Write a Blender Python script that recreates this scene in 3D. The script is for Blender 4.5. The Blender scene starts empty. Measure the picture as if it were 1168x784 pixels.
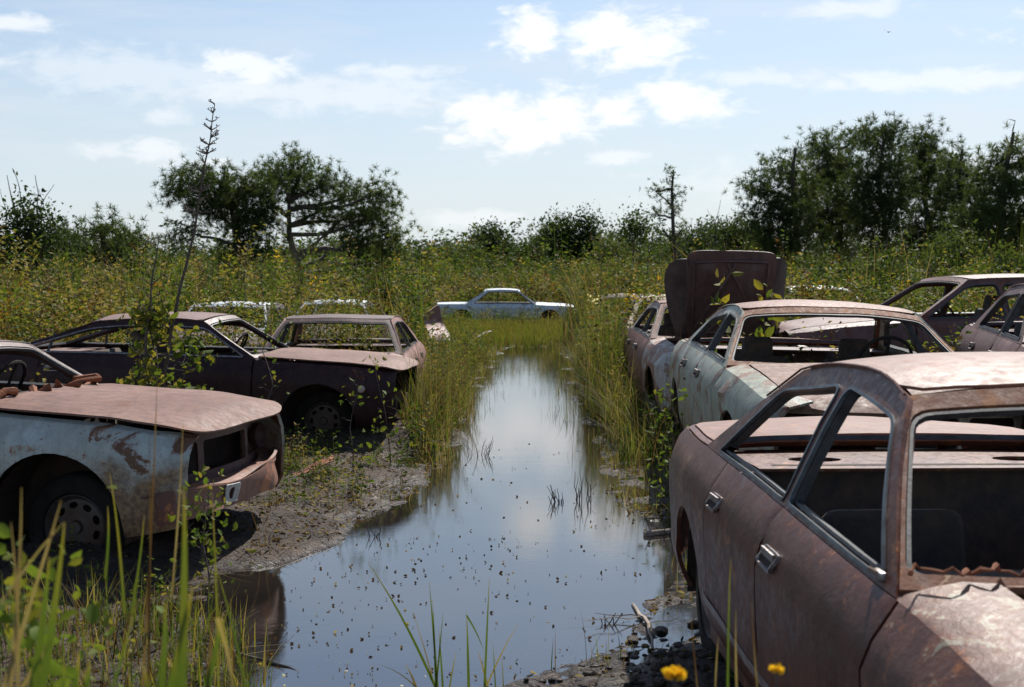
import bpy, bmesh, math, random
import numpy as np
from mathutils import Vector, Matrix, noise as mnoise
from mathutils.geometry import delaunay_2d_cdt
R = math.radians
rng = np.random.default_rng(7)
random.seed(7)
sc_ = bpy.context.scene
COL = sc_.collection

# ------------------------------------------------------------------ camera model
F, HOR, CAMZ = 1450.0, 320.0, 1.67
PITCH = math.atan((392 - HOR) / F)
FW = Vector((0, math.cos(PITCH), -math.sin(PITCH))); UP = Vector((0, math.sin(PITCH), math.cos(PITCH)))
def at(px, py, d):
    """world point seen at photo pixel px,py at distance d along +Y"""
    v = FW + Vector((1, 0, 0)) * ((px - 584) / F) - UP * ((py - 392) / F)
    v = v * (d / v.y)
    return Vector((v.x, v.y, CAMZ + v.z))
cam = bpy.data.cameras.new('camera'); co = bpy.data.objects.new('camera', cam); COL.objects.link(co)
co.location = (0, 0, CAMZ); co.rotation_euler = (R(90) - PITCH, 0, 0)
cam.sensor_width = 36; cam.lens = 36 * F / 1168; cam.clip_start = .05; cam.clip_end = 3000
cam.dof.use_dof = True; cam.dof.focus_distance = 8.0; cam.dof.aperture_fstop = 5.6
sc_.camera = co

# ------------------------------------------------------------------ materials
def mat(name):
    m = bpy.data.materials.new(name); m.use_nodes = True
    nt = m.node_tree; return m, nt, nt.nodes['Principled BSDF']
def N(nt, t, **kw):
    n = nt.nodes.new(t)
    for k, v in kw.items():
        if k.startswith('i_'): n.inputs[k[2:].replace('_', ' ')].default_value = v
        elif k.startswith('n_'): n.inputs[int(k[2:])].default_value = v
        else: setattr(n, k, v)
    return n
def ramp(nt, fac, stops, interp='LINEAR'):
    r = nt.nodes.new('ShaderNodeValToRGB'); r.color_ramp.interpolation = interp
    el = r.color_ramp.elements
    while len(el) < len(stops): el.new(.5)
    for e, (p, c) in zip(el, stops):
        e.position = p; e.color = (c, c, c, 1) if isinstance(c, (int, float)) else (*c, 1)
    nt.links.new(fac, r.inputs[0]); return r.outputs[0]
def mix(nt, fac, a, b, blend='MIX'):
    m = nt.nodes.new('ShaderNodeMix'); m.data_type = 'RGBA'; m.blend_type = blend
    for sock, v in ((m.inputs[0], fac), (m.inputs[6], a), (m.inputs[7], b)):
        if isinstance(v, bpy.types.NodeSocket): nt.links.new(v, sock)
        elif isinstance(v, (int, float)): sock.default_value = v
        else: sock.default_value = (*v, 1)
    return m.outputs[2]
def math_(nt, op, a, b=None, c=None, clamp=False):
    m = nt.nodes.new('ShaderNodeMath'); m.operation = op; m.use_clamp = clamp
    for i, v in enumerate((a, b, c)):
        if v is None: continue
        if isinstance(v, bpy.types.NodeSocket): nt.links.new(v, m.inputs[i])
        else: m.inputs[i].default_value = v
    return m.outputs[0]
def noise_(nt, vec, scale, detail=4, rough=.6, dist=0):
    n = nt.nodes.new('ShaderNodeTexNoise'); n.inputs['Scale'].default_value = scale
    n.inputs['Detail'].default_value = detail; n.inputs['Roughness'].default_value = rough
    n.inputs['Distortion'].default_value = dist
    if vec is not None: nt.links.new(vec, n.inputs['Vector'])
    return n.outputs['Fac']
def objco(nt, sx=1, sy=1, sz=1, off=(0, 0, 0)):
    t = nt.nodes.new('ShaderNodeTexCoord'); m = nt.nodes.new('ShaderNodeMapping')
    m.inputs['Scale'].default_value = (sx, sy, sz); m.inputs['Location'].default_value = off
    nt.links.new(t.outputs['Object'], m.inputs[0]); return m.outputs[0]
def bump(nt, b, h, strength=.3, dist=.01):
    n = nt.nodes.new('ShaderNodeBump'); n.inputs['Strength'].default_value = strength; n.inputs['Distance'].default_value = dist
    nt.links.new(h, n.inputs['Height']); nt.links.new(n.outputs[0], b.inputs['Normal']); return n

def body_mat(name, base, base2, under=None, under_amt=0.0, orange=.0, rough=.5, seed=0, low_rust=0.0, spec=.5, side_paint=None, bs=1.0):
    """old oxidised car paint: two tones of oxidation, patches of an older layer, orange rust and pitting"""
    m, nt, b = mat(name)
    o = objco(nt, bs, bs, bs, off=(seed * 3.7, seed * 1.3, seed * 2.1))
    st = objco(nt, 7, 7, .7, (seed, seed, 0))
    n1 = noise_(nt, o, 1.6, 5, .6); n2 = noise_(nt, st, 2.2, 5, .65); n3 = noise_(nt, o, 26, 6, .7); n4 = noise_(nt, o, 3.1, 8, .72, .4)
    c = mix(nt, ramp(nt, n1, [(.38, 0), (.62, 1)]), base, base2)
    c = mix(nt, ramp(nt, n2, [(.42, 0), (.66, .62)]), c, tuple(x * .5 for x in base))
    n6 = noise_(nt, o, 7.5, 7, .7, .2); c = mix(nt, ramp(nt, n6, [(.50, 0), (.66, .5)]), c, tuple(x * .55 for x in base))
    c = mix(nt, ramp(nt, n3, [(.5, 0), (.72, .22)]), c, tuple(min(1, x * 1.6 + .02) for x in base2))
    if side_paint is not None:
        # the paint survived on the vertical flanks, the sun burnt it off the horizontal panels
        g = nt.nodes.new('ShaderNodeNewGeometry'); sx = nt.nodes.new('ShaderNodeSeparateXYZ'); nt.links.new(g.outputs['True Normal'], sx.inputs[0])
        k = math_(nt, 'ADD', math_(nt, 'ABSOLUTE', sx.outputs[2]), math_(nt, 'MULTIPLY', math_(nt, 'SUBTRACT', n4, .5), .9))
        c = mix(nt, ramp(nt, k, [(.45, 1), (.62, 0)]), c, side_paint)
    if under is not None:
        t = .72 - under_amt * .4
        c = mix(nt, ramp(nt, n4, [(t - .035, 0), (t - .004, .8)]), c, (.17, .055, .02))
        c = mix(nt, ramp(nt, n4, [(t, 0), (t + .012, 1)]), c, under)
    if orange > 0:
        n5 = noise_(nt, o, 5.0, 9, .78, .3)
        t = .70 - orange * .3
        oc = mix(nt, ramp(nt, n3, [(.35, 0), (.65, 1)]), (.16, .045, .018), (.42, .17, .055))
        c = mix(nt, ramp(nt, n5, [(t, 0), (t + .05, .9)]), c, oc)
        c = mix(nt, math_(nt, 'MULTIPLY', ramp(nt, noise_(nt, o, 75, 3, .6), [(.60, 0), (.68, .8)]), ramp(nt, n4, [(.42, .1), (.6, 1)])), c, (.20, .07, .028))
    if low_rust > 0:
        s = nt.nodes.new('ShaderNodeSeparateXYZ'); nt.links.new(o, s.inputs[0])
        z = math_(nt, 'ADD', s.outputs[2], math_(nt, 'MULTIPLY', math_(nt, 'SUBTRACT', n4, .5), 1.3))
        f = ramp(nt, math_(nt, 'SUBTRACT', z, seed * 2.1), [(low_rust - .22, .9), (low_rust + .06, 0)])
        c = mix(nt, f, c, mix(nt, ramp(nt, n3, [(.4, 0), (.6, 1)]), (.12, .05, .022), (.28, .17, .075)))
    # pits and chips
    v = nt.nodes.new('ShaderNodeTexVoronoi'); v.inputs['Scale'].default_value = 21; nt.links.new(o, v.inputs['Vector'])
    chip = math_(nt, 'MULTIPLY', ramp(nt, v.outputs['Distance'], [(.06, 1), (.16, 0)]), ramp(nt, n4, [(.5, 0), (.6, .8)]))
    c = mix(nt, chip, c, (.10, .035, .018))
    nt.links.new(c, b.inputs['Base Color'])
    nt.links.new(ramp(nt, n3, [(.3, rough - .1), (.75, min(1, rough + .25))]), b.inputs['Roughness'])
    b.inputs['Specular IOR Level'].default_value = spec
    h = math_(nt, 'ADD', math_(nt, 'MULTIPLY', n3, .35), n4)
    bump(nt, b, h, .45, .014)
    return m
def plain(name, col, rough=.6, metal=0, col2=None, scale=8, bs=.2, spec=.5):
    m, nt, b = mat(name); o = objco(nt)
    n = noise_(nt, o, scale, 6, .65)
    c2 = col2 if col2 else tuple(x * .55 for x in col)
    nt.links.new(mix(nt, ramp(nt, n, [(.35, 0), (.65, 1)]), col, c2), b.inputs['Base Color'])
    b.inputs['Roughness'].default_value = rough; b.inputs['Metallic'].default_value = metal; b.inputs['Specular IOR Level'].default_value = spec
    bump(nt, b, n, bs, .01); return m

M = {}
M['dark'] = plain('dark_interior', (.022, .017, .014), .9, col2=(.05, .028, .018), bs=.5)  # one dark brown tone for cabin, underbody and recess parts
M['cloth'] = plain('rotten_seat_cloth', (.05, .045, .045), .95, col2=(.12, .085, .06), bs=.8)
M['rubber'] = plain('perished_rubber', (.012, .011, .010), .9, col2=(.028, .024, .02), bs=.5, spec=.2)
M['rim'] = plain('rusted_rim', (.085, .075, .068), .6, .3, (.07, .035, .02))
M['chrome'] = plain('dull_chrome', (.34, .34, .35), .42, .7, (.16, .10, .07), 26)
M['trim'] = plain('weathered_window_trim', (.09, .115, .135), .45, .2, (.022, .026, .03), 9)
M['seal'] = plain('black_window_seal', (.02, .021, .024), .6, 0, (.06, .065, .07), 20)
M['orust'] = plain('bare_orange_rust', (.30, .10, .035), .85, 0, (.11, .035, .018), 16, .6)
M['lens'] = plain('pale_marker_lens', (.5, .42, .38), .35, 0, (.35, .2, .12))
M['dash'] = plain('cracked_dashboard', (.03, .024, .02), .85, 0, (.09, .05, .035), 12, .7)

def veg_mat(name, stops, trans=.35, rough=.65):
    m, nt, b = mat(name)
    a = nt.nodes.new('ShaderNodeAttribute'); a.attribute_name = 'tint'
    c = ramp(nt, a.outputs['Fac'], stops)
    nt.links.new(c, b.inputs['Base Color']); b.inputs['Roughness'].default_value = rough; b.inputs['Specular IOR Level'].default_value = .12
    t = nt.nodes.new('ShaderNodeBsdfTranslucent')
    nt.links.new(mix(nt, 1, c, (1.35, 1.3, .6), 'MULTIPLY'), t.inputs[0])
    ms = nt.nodes.new('ShaderNodeMixShader'); ms.inputs[0].default_value = trans
    nt.links.new(b.outputs[0], ms.inputs[1]); nt.links.new(t.outputs[0], ms.inputs[2])
    nt.links.new(ms.outputs[0], nt.nodes['Material Output'].inputs[0]); return m
VEG = [(0, (.014, .026, .007)), (.25, (.042, .070, .016)), (.45, (.095, .140, .024)), (.55, (.19, .165, .030)), (.64, (.25, .195, .105)), (.74, (.09, .052, .028)),
       (.84, (.025, .017, .013)), (.90, (.50, .27, .02)), (.955, (.75, .48, .03)), (1, (.7, .7, .66))]
M['weed'] = veg_mat('weed_foliage', VEG, .40)
M['pine'] = veg_mat('pine_needles', [(0, (.026, .042, .017)), (.4, (.060, .088, .032)), (.75, (.12, .15, .05)), (1, (.20, .19, .08))], .38)
M['broad'] = veg_mat('bush_leaves', [(0, (.018, .032, .012)), (.5, (.045, .07, .022)), (.85, (.09, .12, .03)), (1, (.16, .14, .06))], .35)
M['bark'] = plain('grey_bark', (.09, .075, .06), .9, 0, (.04, .03, .025), 10, .8)
M['twig'] = plain('dead_wood', (.10, .08, .065), .9, 0, (.05, .035, .028), 25, .5)
M['palewood'] = plain('bleached_wood', (.36, .31, .26), .85, 0, (.22, .17, .13), 25, .5)

# ------------------------------------------------------------------ object helpers
def link(name, me, m, parent=None, loc=None):
    o = bpy.data.objects.new(name, me); COL.objects.link(o)
    if m is not None:
        for x in (m if isinstance(m, (list, tuple)) else [m]): me.materials.append(x)
    if parent is not None: o.parent = parent
    if loc is not None: o.location = loc
    return o
def tag(o, label=None, cat=None, group=None, kind=None):
    if label: o['label'] = label
    if cat: o['category'] = cat
    if group: o['group'] = group
    if kind: o['kind'] = kind
    return o
def empty(name, loc=(0, 0, 0), rot=(0, 0, 0)):
    o = bpy.data.objects.new(name, None); COL.objects.link(o); o.location = loc; o.rotation_euler = rot; o.empty_display_size = .2; return o
def fin(bm, name, m, parent, ang=32, smooth=True):
    bm.normal_update(); ca = math.cos(R(ang))
    for f in bm.faces: f.smooth = smooth
    for e in bm.edges:
        if len(e.link_faces) == 2 and e.link_faces[0].normal.dot(e.link_faces[1].normal) < ca: e.smooth = False
    me = bpy.data.meshes.new(name); bm.to_mesh(me); bm.free()
    return link(name, me, m, parent)
def mesh_np(name, V, Fc, m, parent=None, tint=None, smooth=False, loc=None):
    me = bpy.data.meshes.new(name); V = np.ascontiguousarray(V, np.float32).reshape(-1, 3); Fc = np.asarray(Fc, np.int32); k = Fc.shape[1]
    me.vertices.add(len(V)); me.vertices.foreach_set('co', V.ravel())
    me.loops.add(Fc.size); me.loops.foreach_set('vertex_index', Fc.ravel())
    me.polygons.add(len(Fc)); me.polygons.foreach_set('loop_start', np.arange(0, Fc.size, k, dtype=np.int32))
    if smooth: me.polygons.foreach_set('use_smooth', np.ones(len(Fc), bool))
    if tint is not None:
        a = me.attributes.new('tint', 'FLOAT', 'POINT'); a.data.foreach_set('value', np.asarray(tint, np.float32).ravel())
    me.update(calc_edges=True)
    return link(name, me, m, parent, loc)
def box(bm, c, s, rot=None):
    r = bmesh.ops.create_cube(bm, size=1); vs = r['verts']
    bmesh.ops.scale(bm, vec=s, verts=vs)
    if rot: bmesh.ops.rotate(bm, cent=(0, 0, 0), matrix=rot if isinstance(rot, Matrix) else Matrix.Rotation(rot, 3, 'Z'), verts=vs)
    bmesh.ops.translate(bm, vec=c, verts=vs); return vs
def rbox(bm, c, s, bev=.03, rot=None, seg=2):
    b2 = bmesh.new(); box(b2, (0, 0, 0), s)
    bmesh.ops.bevel(b2, geom=b2.edges[:], offset=bev, segments=seg, affect='EDGES', profile=.6)
    if rot: bmesh.ops.rotate(b2, cent=(0, 0, 0), matrix=rot, verts=b2.verts)
    bmesh.ops.translate(b2, vec=c, verts=b2.verts)
    me = bpy.data.meshes.new('t'); b2.to_mesh(me); b2.free(); bm.from_mesh(me); bpy.data.meshes.remove(me)
def tube(bm, pts, rad, n=6, cap=True):
    pts = [Vector(p) for p in pts]; rad = rad if isinstance(rad, (list, tuple)) else [rad] * len(pts)
    rings = []; prev = None
    for i, p in enumerate(pts):
        t = (pts[min(i + 1, len(pts) - 1)] - pts[max(i - 1, 0)])
        if t.length < 1e-7: t = Vector((0, 0, 1))
        t.normalize()
        a = prev if prev is not None else (Vector((0, 0, 1)) if abs(t.z) < .9 else Vector((1, 0, 0)))
        u = (a - t * a.dot(t)); u.normalize(); prev = u; w = t.cross(u)
        rings.append([bm.verts.new(p + (u * math.cos(2 * math.pi * k / n) + w * math.sin(2 * math.pi * k / n)) * rad[i]) for k in range(n)])
    for a, b in zip(rings, rings[1:]):
        for k in range(n): bm.faces.new((a[k], a[(k + 1) % n], b[(k + 1) % n], b[k]))
    if cap and n > 2:
        bm.faces.new(rings[0][::-1]); bm.faces.new(rings[-1])
def bar(bm, p0, p1, w, h, upv=(0, 0, 1)):
    p0, p1 = Vector(p0), Vector(p1); d = p1 - p0; x = d.normalized(); y = Vector(upv).cross(x).normalized(); z = x.cross(y)
    m = Matrix((x, y, z)).transposed()
    box(bm, (p0 + p1) / 2, (d.length, w, h), m)
def lathe(bm, prof, n=28, c=(0, 0, 0)):
    """profile of (radius, y), axis along Y"""
    rings = [[bm.verts.new((c[0] + r * math.cos(2 * math.pi * k / n), c[1] + y, c[2] + r * math.sin(2 * math.pi * k / n))) for k in range(n)] for r, y in prof]
    for a, b in zip(rings, rings[1:]):
        for k in range(n): bm.faces.new((a[k], a[(k + 1) % n], b[(k + 1) % n], b[k]))

# 2-D polygon tools
def rounded(pts, r, n=5):
    out = []; k = len(pts)
    for i in range(k):
        p0, p, p1 = Vector(pts[i - 1]), Vector(pts[i]), Vector(pts[(i + 1) % k])
        rr = r[i] if isinstance(r, (list, tuple)) else r
        if rr <= 0: out.append(tuple(p)); continue
        a = p + (p0 - p).normalized() * min(rr, (p0 - p).length * .48); b = p + (p1 - p).normalized() * min(rr, (p1 - p).length * .48)
        for j in range(n + 1):
            t = j / n; q = a * (1 - t) ** 2 + p * 2 * t * (1 - t) + b * t * t; out.append(tuple(q))
    return out
def area(p): return .5 * sum(p[i - 1][0] * p[i][1] - p[i][0] * p[i - 1][1] for i in range(len(p)))
def offset(poly, d):
    """positive d grows the polygon"""
    s = 1 if area(poly) > 0 else -1; out = []; k = len(poly)
    for i in range(k):
        p0, p, p1 = Vector(poly[i - 1]), Vector(poly[i]), Vector(poly[(i + 1) % k])
        e0 = (p - p0); e1 = (p1 - p)
        if e0.length < 1e-6: e0 = e1
        if e1.length < 1e-6: e1 = e0
        e0.normalize(); e1.normalize()
        n0 = Vector((e0.y, -e0.x)) * s; n1 = Vector((e1.y, -e1.x)) * s; m = n0 + n1
        if m.length < 1e-4: m = n0
        m.normalize(); out.append(tuple(p + m * (d / max(.5, m.dot(n0)))))
    return out
def dens(poly, st):
    out = []; k = len(poly)
    for i in range(k):
        a, b = Vector(poly[i]), Vector(poly[(i + 1) % k]); n = max(1, int((b - a).length / st))
        for j in range(n): out.append(tuple(a.lerp(b, j / n)))
    return out
def inside(x, y, poly):
    c = False; j = len(poly) - 1
    for i in range(len(poly)):
        xi, yi = poly[i]; xj, yj = poly[j]
        if (yi > y) != (yj > y) and x < (xj - xi) * (y - yi) / (yj - yi) + xi: c = not c
        j = i
    return c
def panel(bm, outer, f, holes=(), step=.1, thick=.012, out=(0, 0, 1), gy=None, gx=None):
    """sheet of any outline with holes, mapped by f(u,v) onto a curved surface and given thickness"""
    outer = dens(outer, step); holes = [dens(h, step) for h in holes]
    pts = []; edges = []
    for lp in [outer] + list(holes):
        b0 = len(pts); pts += [Vector(p) for p in lp]; edges += [(b0 + i, b0 + (i + 1) % len(lp)) for i in range(len(lp))]
    us = [p[0] for p in outer]; vs = [p[1] for p in outer]; bnd = np.array([tuple(p) for p in pts])
    xs = gx if gx is not None else np.arange(min(us) + step * .5, max(us), step); ys = gy if gy is not None else np.arange(min(vs) + step * .5, max(vs), step)
    for x in xs:
        for y in ys:
            if inside(x, y, outer) and not any(inside(x, y, h) for h in holes) and ((bnd - (x, y)) ** 2).sum(1).min() > (step * .3) ** 2: pts.append(Vector((x, y)))
    V, E, Fc, *_ = delaunay_2d_cdt(pts, edges, [], 0, 1e-6)
    bv = [bm.verts.new(f(v[0], v[1])) for v in V]; fs = []
    for t in Fc:
        cx = sum(V[i][0] for i in t) / 3; cy = sum(V[i][1] for i in t) / 3
        if inside(cx, cy, outer) and not any(inside(cx, cy, h) for h in holes):
            try: fs.append(bm.faces.new([bv[i] for i in t]))
            except ValueError: pass
    for f_ in fs: f_.normal_update()
    o = Vector(out); n = Vector((0, 0, 0))
    for f_ in fs: n += f_.normal * f_.calc_area()
    if n.dot(o) < 0:
        for f_ in fs: f_.normal_flip()
    used = {v for f_ in fs for v in f_.verts}
    vn = {v: sum((f_.normal for f_ in v.link_faces), Vector()).normalized() for v in used}
    inner = {v: bm.verts.new(v.co - vn[v] * thick) for v in used}
    be = [e for e in {e for f_ in fs for e in f_.edges} if len(e.link_faces) == 1]
    for f_ in fs: bm.faces.new([inner[v] for v in reversed(f_.verts)])
    for e in be:
        l = e.link_loops[0]; a = l.vert; b = l.link_loop_next.vert
        bm.faces.new((b, a, inner[a], inner[b]))
    for v in bv:
        if v not in used: bm.verts.remove(v)

# ------------------------------------------------------------------ cars
DEF = dict(L=4.75, W=.89, sc=1.35, zc=.93, swt=1.92, zr=1.36, srt=3.0, sbb=3.75, zd=.98, zt=.94, zhf=.80, sill=.24, fw=.82, rw=3.72, ar=.37, wr=.31,
           sB=2.42, sR=3.28, tumble=.42, doors=4, hood='on', hood_lift=0.0, trunk=True, roof=True, front=True, handles=True, dent=.006, seats=True,
           step=.12, wheels='fl fr rl rr', post=0, wt_b=3.42, wt_t=3.02, crown=.035, trimmed=False, lowdetail=False, win_sill=.025, fw_top=.24, wheel_in=.22, wheel_z=0, headrests=True, bow=.028, wfw=.045, seat_h=.56)
def make_car(name, mats, **kw):
    P = dict(DEF); P.update(kw); g = lambda k: P[k]
    L, W, sc, zc, swt, zr, srt, sbb = (P[k] for k in ('L', 'W', 'sc', 'zc', 'swt', 'zr', 'srt', 'sbb'))
    sill, step, sB, sR = P['sill'], P['step'], P['sB'], P['sR']
    root = empty(name)
    B, T = mats['body'], mats.get('top', mats['body']); HD = mats.get('hood', T); FN = mats.get('fender', B)
    def zs(s):
        return float(np.interp(s, [0, sc * .35, sc, sbb, (sbb + L) / 2, L], [P['zhf'], P['zhf'] + (zc - P['zhf']) * .5, zc, P['zd'], (P['zd'] + P['zt']) / 2 + .01, P['zt']]))
    def Wp(s):
        w = W * (1 - .085 * abs((s / L - .5) * 2) ** 3)
        for d in (s, L - s):
            if d < .3: w -= .13 * (1 - d / .3) ** 2
        return w
    def Y(s, z):
        t = zs(s); w = Wp(s)
        if z <= t:
            r = max(0, (z - sill) / (t - sill))
            return w + float(np.interp(r, [0, .12, .30, .33, .55, .80, .835, .95, 1], [-.075, -.03, -.004, -.012, 0, .006, -.016, -.050, -.09]))
        return w - .092 - (z - t) * P['tumble'] - .25 * (z - t) ** 2
    dn = P['dent']; sd = hash(name) % 97 if False else sum(map(ord, name)) % 97 + L * 3
    def J(v):
        q = mnoise.noise_vector(Vector((v.x * 1.7 + sd, v.y * 1.7, v.z * 1.7))) + mnoise.noise_vector(Vector((v.x * 6 + sd, v.y * 6, v.z * 6))) * .22; return v + q * dn
    def sf(side, off=0.0): return lambda s, z: J(Vector((L / 2 - s, side * (Y(s, z) + off), z)))
    def zroof(s):
        m = (swt + srt) / 2; h = (srt - swt) / 2
        return zr - P['crown'] - P['bow'] * min(1.6, abs((s - m) / h)) ** 2.2
    lineA = lambda z: sc + (swt - sc) * (z - zc) / (zroof(swt) - zc)
    lineC = lambda z: sbb + (srt - sbb) * (z - P['zd']) / (zroof(srt) - P['zd'])
    # lower sides ---------------------------------------------------
    def arch(c, r, n=22, bottom=sill): # front to back over the wheel
        a0 = math.asin(max(-1, min(1, (bottom - P['wr']) / r)))
        return [(c - r * math.cos(a), P['wr'] + r * math.sin(a) * 1.02) for a in np.linspace(a0, math.pi - a0, n)]
    gy = list(np.arange(sill + .06, 1.1, step * .8))
    fdoor = sc - .02 if P['doors'] == 4 else sc + .02
    for side in (1, -1):
        out = (0, side, 0)
        def lower(nm, poly, m=B, **k):
            bm = bmesh.new(); panel(bm, poly, sf(side), step=step, thick=.02, out=out, **k)
            return bm
        # front fender
        top = [(s, zs(s) - .006) for s in np.linspace(.04, fdoor - .01, 8)]
        poly = top + [(fdoor - .01, zc - .1), (fdoor - .01 + .02, sill + .03), (fdoor - .02, sill)] + arch(P['fw'], P['ar'])[::-1] + [(.10, sill + .06), (.05, sill + .14)]
        bm = lower('f', poly)
        # fender top, an inward-reaching shelf beside the hood
        ft = P['fw_top']
        tp = [(s, Wp(s) - .086) for s in np.linspace(.04, sc + .03, 7)] + [(s, Wp(s) - ft) for s in np.linspace(sc + .03, .04, 7)]
        panel(bm, tp, lambda s, y: J(Vector((L / 2 - s, side * y, zs(s) - .009 + .04 * min(1, max(0, (Wp(s) - .086 - y)) / .16) ** .6))), step=step, thick=.015)
        fin(bm, 'fender', FN, root)
        # doors
        if P['doors'] == 4:
            spans = [(fdoor, sB), (sB, sR)]
        else: spans = [(fdoor, sR)]
        for i, (a, b) in enumerate(spans):
            last = i == len(spans) - 1
            top = [(s, zs(s) - .006) for s in np.linspace(a + .004, b - .004, 6)]
            if last and P['doors'] == 4:
                rr = P['ar'] + .05; ac = P['rw']
                edge = [(b - .004, zs(b) - .16)]
                for z in np.linspace(P['wr'] + rr * .95, sill, 8):
                    q = rr ** 2 - (z - P['wr']) ** 2
                    edge.append((min(b - .004 + .02, ac - math.sqrt(max(q, 0))) if q > 0 else b - .004, z))
            else: edge = [(b - .004, zs(b) - .2), (b - .01, sill)]
            poly = top + edge + [(a + .02, sill)] + [(a + .022, sill + .03), (a + .006, zc - .1)]
            bm = lower('d', poly)
            d = fin(bm, 'door', mats.get('door', B), root)
            if P['handles']:
                hs = b - .15; hz = zs(b) - .135; fm = sf(side, 0)
                bm = bmesh.new()
                ring = rounded([(hs - .085, hz - .03), (hs + .085, hz - .03), (hs + .085, hz + .03), (hs - .085, hz + .03)], .015, 3)
                panel(bm, ring, sf(side, .010), holes=[offset(ring, -.009)], step=.2, thick=.012, out=out)
                p0 = fm(hs - .07, hz + .014); p1 = fm(hs + .07, hz + .014)
                bar(bm, p0 + Vector((0, side * .014, 0)), p1 + Vector((0, side * .014, 0)), .008, .024)
                fin(bm, 'handle', M['chrome'], d)
                bm = bmesh.new(); panel(bm, offset(ring, -.007), sf(side, .003), step=.2, thick=.004, out=out); fin(bm, 'handle_recess', M['dark'], d)
            # inner door card, dark
            bm = bmesh.new(); ip = [(a + .02, zs(a) - .04), (b - .03, zs(b) - .04), (b - .03, sill + .3 if last and P['doors'] == 4 else sill + .02), (a + .03, sill + .02)]
            panel(bm, ip, sf(side, -.075), step=.3, thick=.02, out=out); fin(bm, 'door_card', M['dark'], d)
        # quarter panel
        a = sR if P['doors'] == 4 else sR
        top = [(s, zs(s) - .006) for s in np.linspace(a + .004, L - .04, 8)]
        ar = arch(P['rw'], P['ar'])
        if P['doors'] == 4:
            rr = P['ar'] + .05; edge = []
            for z in np.linspace(sill, P['wr'] + rr * .95, 8):
                q = rr ** 2 - (z - P['wr']) ** 2
                edge.append((min(a + .024, P['rw'] - math.sqrt(max(q, 0)) + .008) if q > 0 else a + .004, z))
            edge.append((a + .004, zs(a) - .16))
            poly = top + [(L - .03, sill + .2), (L - .08, sill + .08)] + [p for p in ar[::-1]] + edge[:]
        else:
            poly = top + [(L - .03, sill + .2), (L - .08, sill + .08)] + ar[::-1] + [(a + .004, sill)]
        q = lower('q', poly)
        fin(q, 'quarter_panel', mats.get('quarter', B), root)
        # rocker
        bm = bmesh.new()
        bar(bm, (L / 2 - (P['fw'] + P['ar']), side * (W - .12), sill + .01), (L / 2 - (P['rw'] - P['ar']), side * (W - .12), sill + .01), .10, .09)
        fin(bm, 'rocker', B, root)
        # wheel wells
        bm = bmesh.new()
        for c in (P['fw'], P['rw']):
            bm = bmesh.new(); r = P['ar'] + .015; pr = [(c - r * math.cos(t), P['wr'] + r * math.sin(t)) for t in np.linspace(-.25, math.pi + .25, 14)]
            for (s0, z0), (s1, z1) in zip(pr, pr[1:]):
                vs = [bm.verts.new((L / 2 - s, side * y, z)) for s, z, y in ((s0, z0, W - .10), (s1, z1, W - .10), (s1, z1, W - .42), (s0, z0, W - .42))]
                bm.faces.new(vs)
            vs = [bm.verts.new((L / 2 - s, side * (W - .42), z)) for s, z in pr]; bm.faces.new(vs)
            fin(bm, 'wheel_well', M['dark'], root)
        # greenhouse side
        if P['roof']:
            zb = lambda s: zs(s) - .004
            bot = [(s, zb(s)) for s in np.linspace(sbb + .02, sc + .0, 10)]
            topl = [(s, zroof(s)) for s in np.linspace(swt, srt, 8)]
            outer = bot + topl
            ws = P['win_sill']; rl = .062
            zt_ = lambda s: zroof(s) - rl
            wins = []
            if P['doors'] == 4:
                w1 = [(lineA(zc + ws) + .085, zs(sc) + ws), (lineA(zt_(swt)) + .075, zt_(swt)), (sB - .035, zt_(sB)), (sB - .028, zs(sB) + ws)]
                w2 = [(sB + .03, zs(sB) + ws), (sB + .032, zt_(sB)), (P['wt_t'], zt_(P['wt_t'])), (P['wt_b'], zs(P['wt_b']) + ws)]
                k_ = P.get('rad', 1); wins = [rounded(w1, [.03, .09 * k_, .05, .03]), rounded(w2, [.03, .05, .12 * k_, .05 * k_])]
            else:
                w1 = [(lineA(zc + ws) + .085, zs(sc) + ws), (lineA(zt_(swt)) + .075, zt_(swt)), ((sB + P['wt_t']) / 2, zt_(sB) + .003), (P['wt_t'], zt_(P['wt_t'])), (P['wt_b'], zs(P['wt_b']) + ws)]
                wins = [rounded(w1, [.03, .09, .2, .12, .05])]
            bm = bmesh.new(); panel(bm, outer, sf(side), holes=wins, step=.06, thick=.04, out=out)
            fr = fin(bm, 'side_pillars', mats.get('pillar', T), root)
            bm = bmesh.new()
            for w in wins:
                panel(bm, offset(w, .008), sf(side, .007), holes=[offset(w, -.002)], step=.07, thick=.014, out=out)
            fin(bm, 'window_trim', mats.get('trim', M['seal']), fr)
            bm = bmesh.new()
            for w in wins:
                panel(bm, offset(w, .001), sf(side, -.012), holes=[offset(w, -.008)], step=.07, thick=.03, out=out)
            if P['doors'] == 2 and P['post']:
                s = P['post']; f_ = sf(side, -.01); bar(bm, f_(s, zs(s)), f_(s - .05, zt_(s)), .02, .02, (0, 1, 0))
            fin(bm, 'window_seal', M['seal'], fr)
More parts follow.
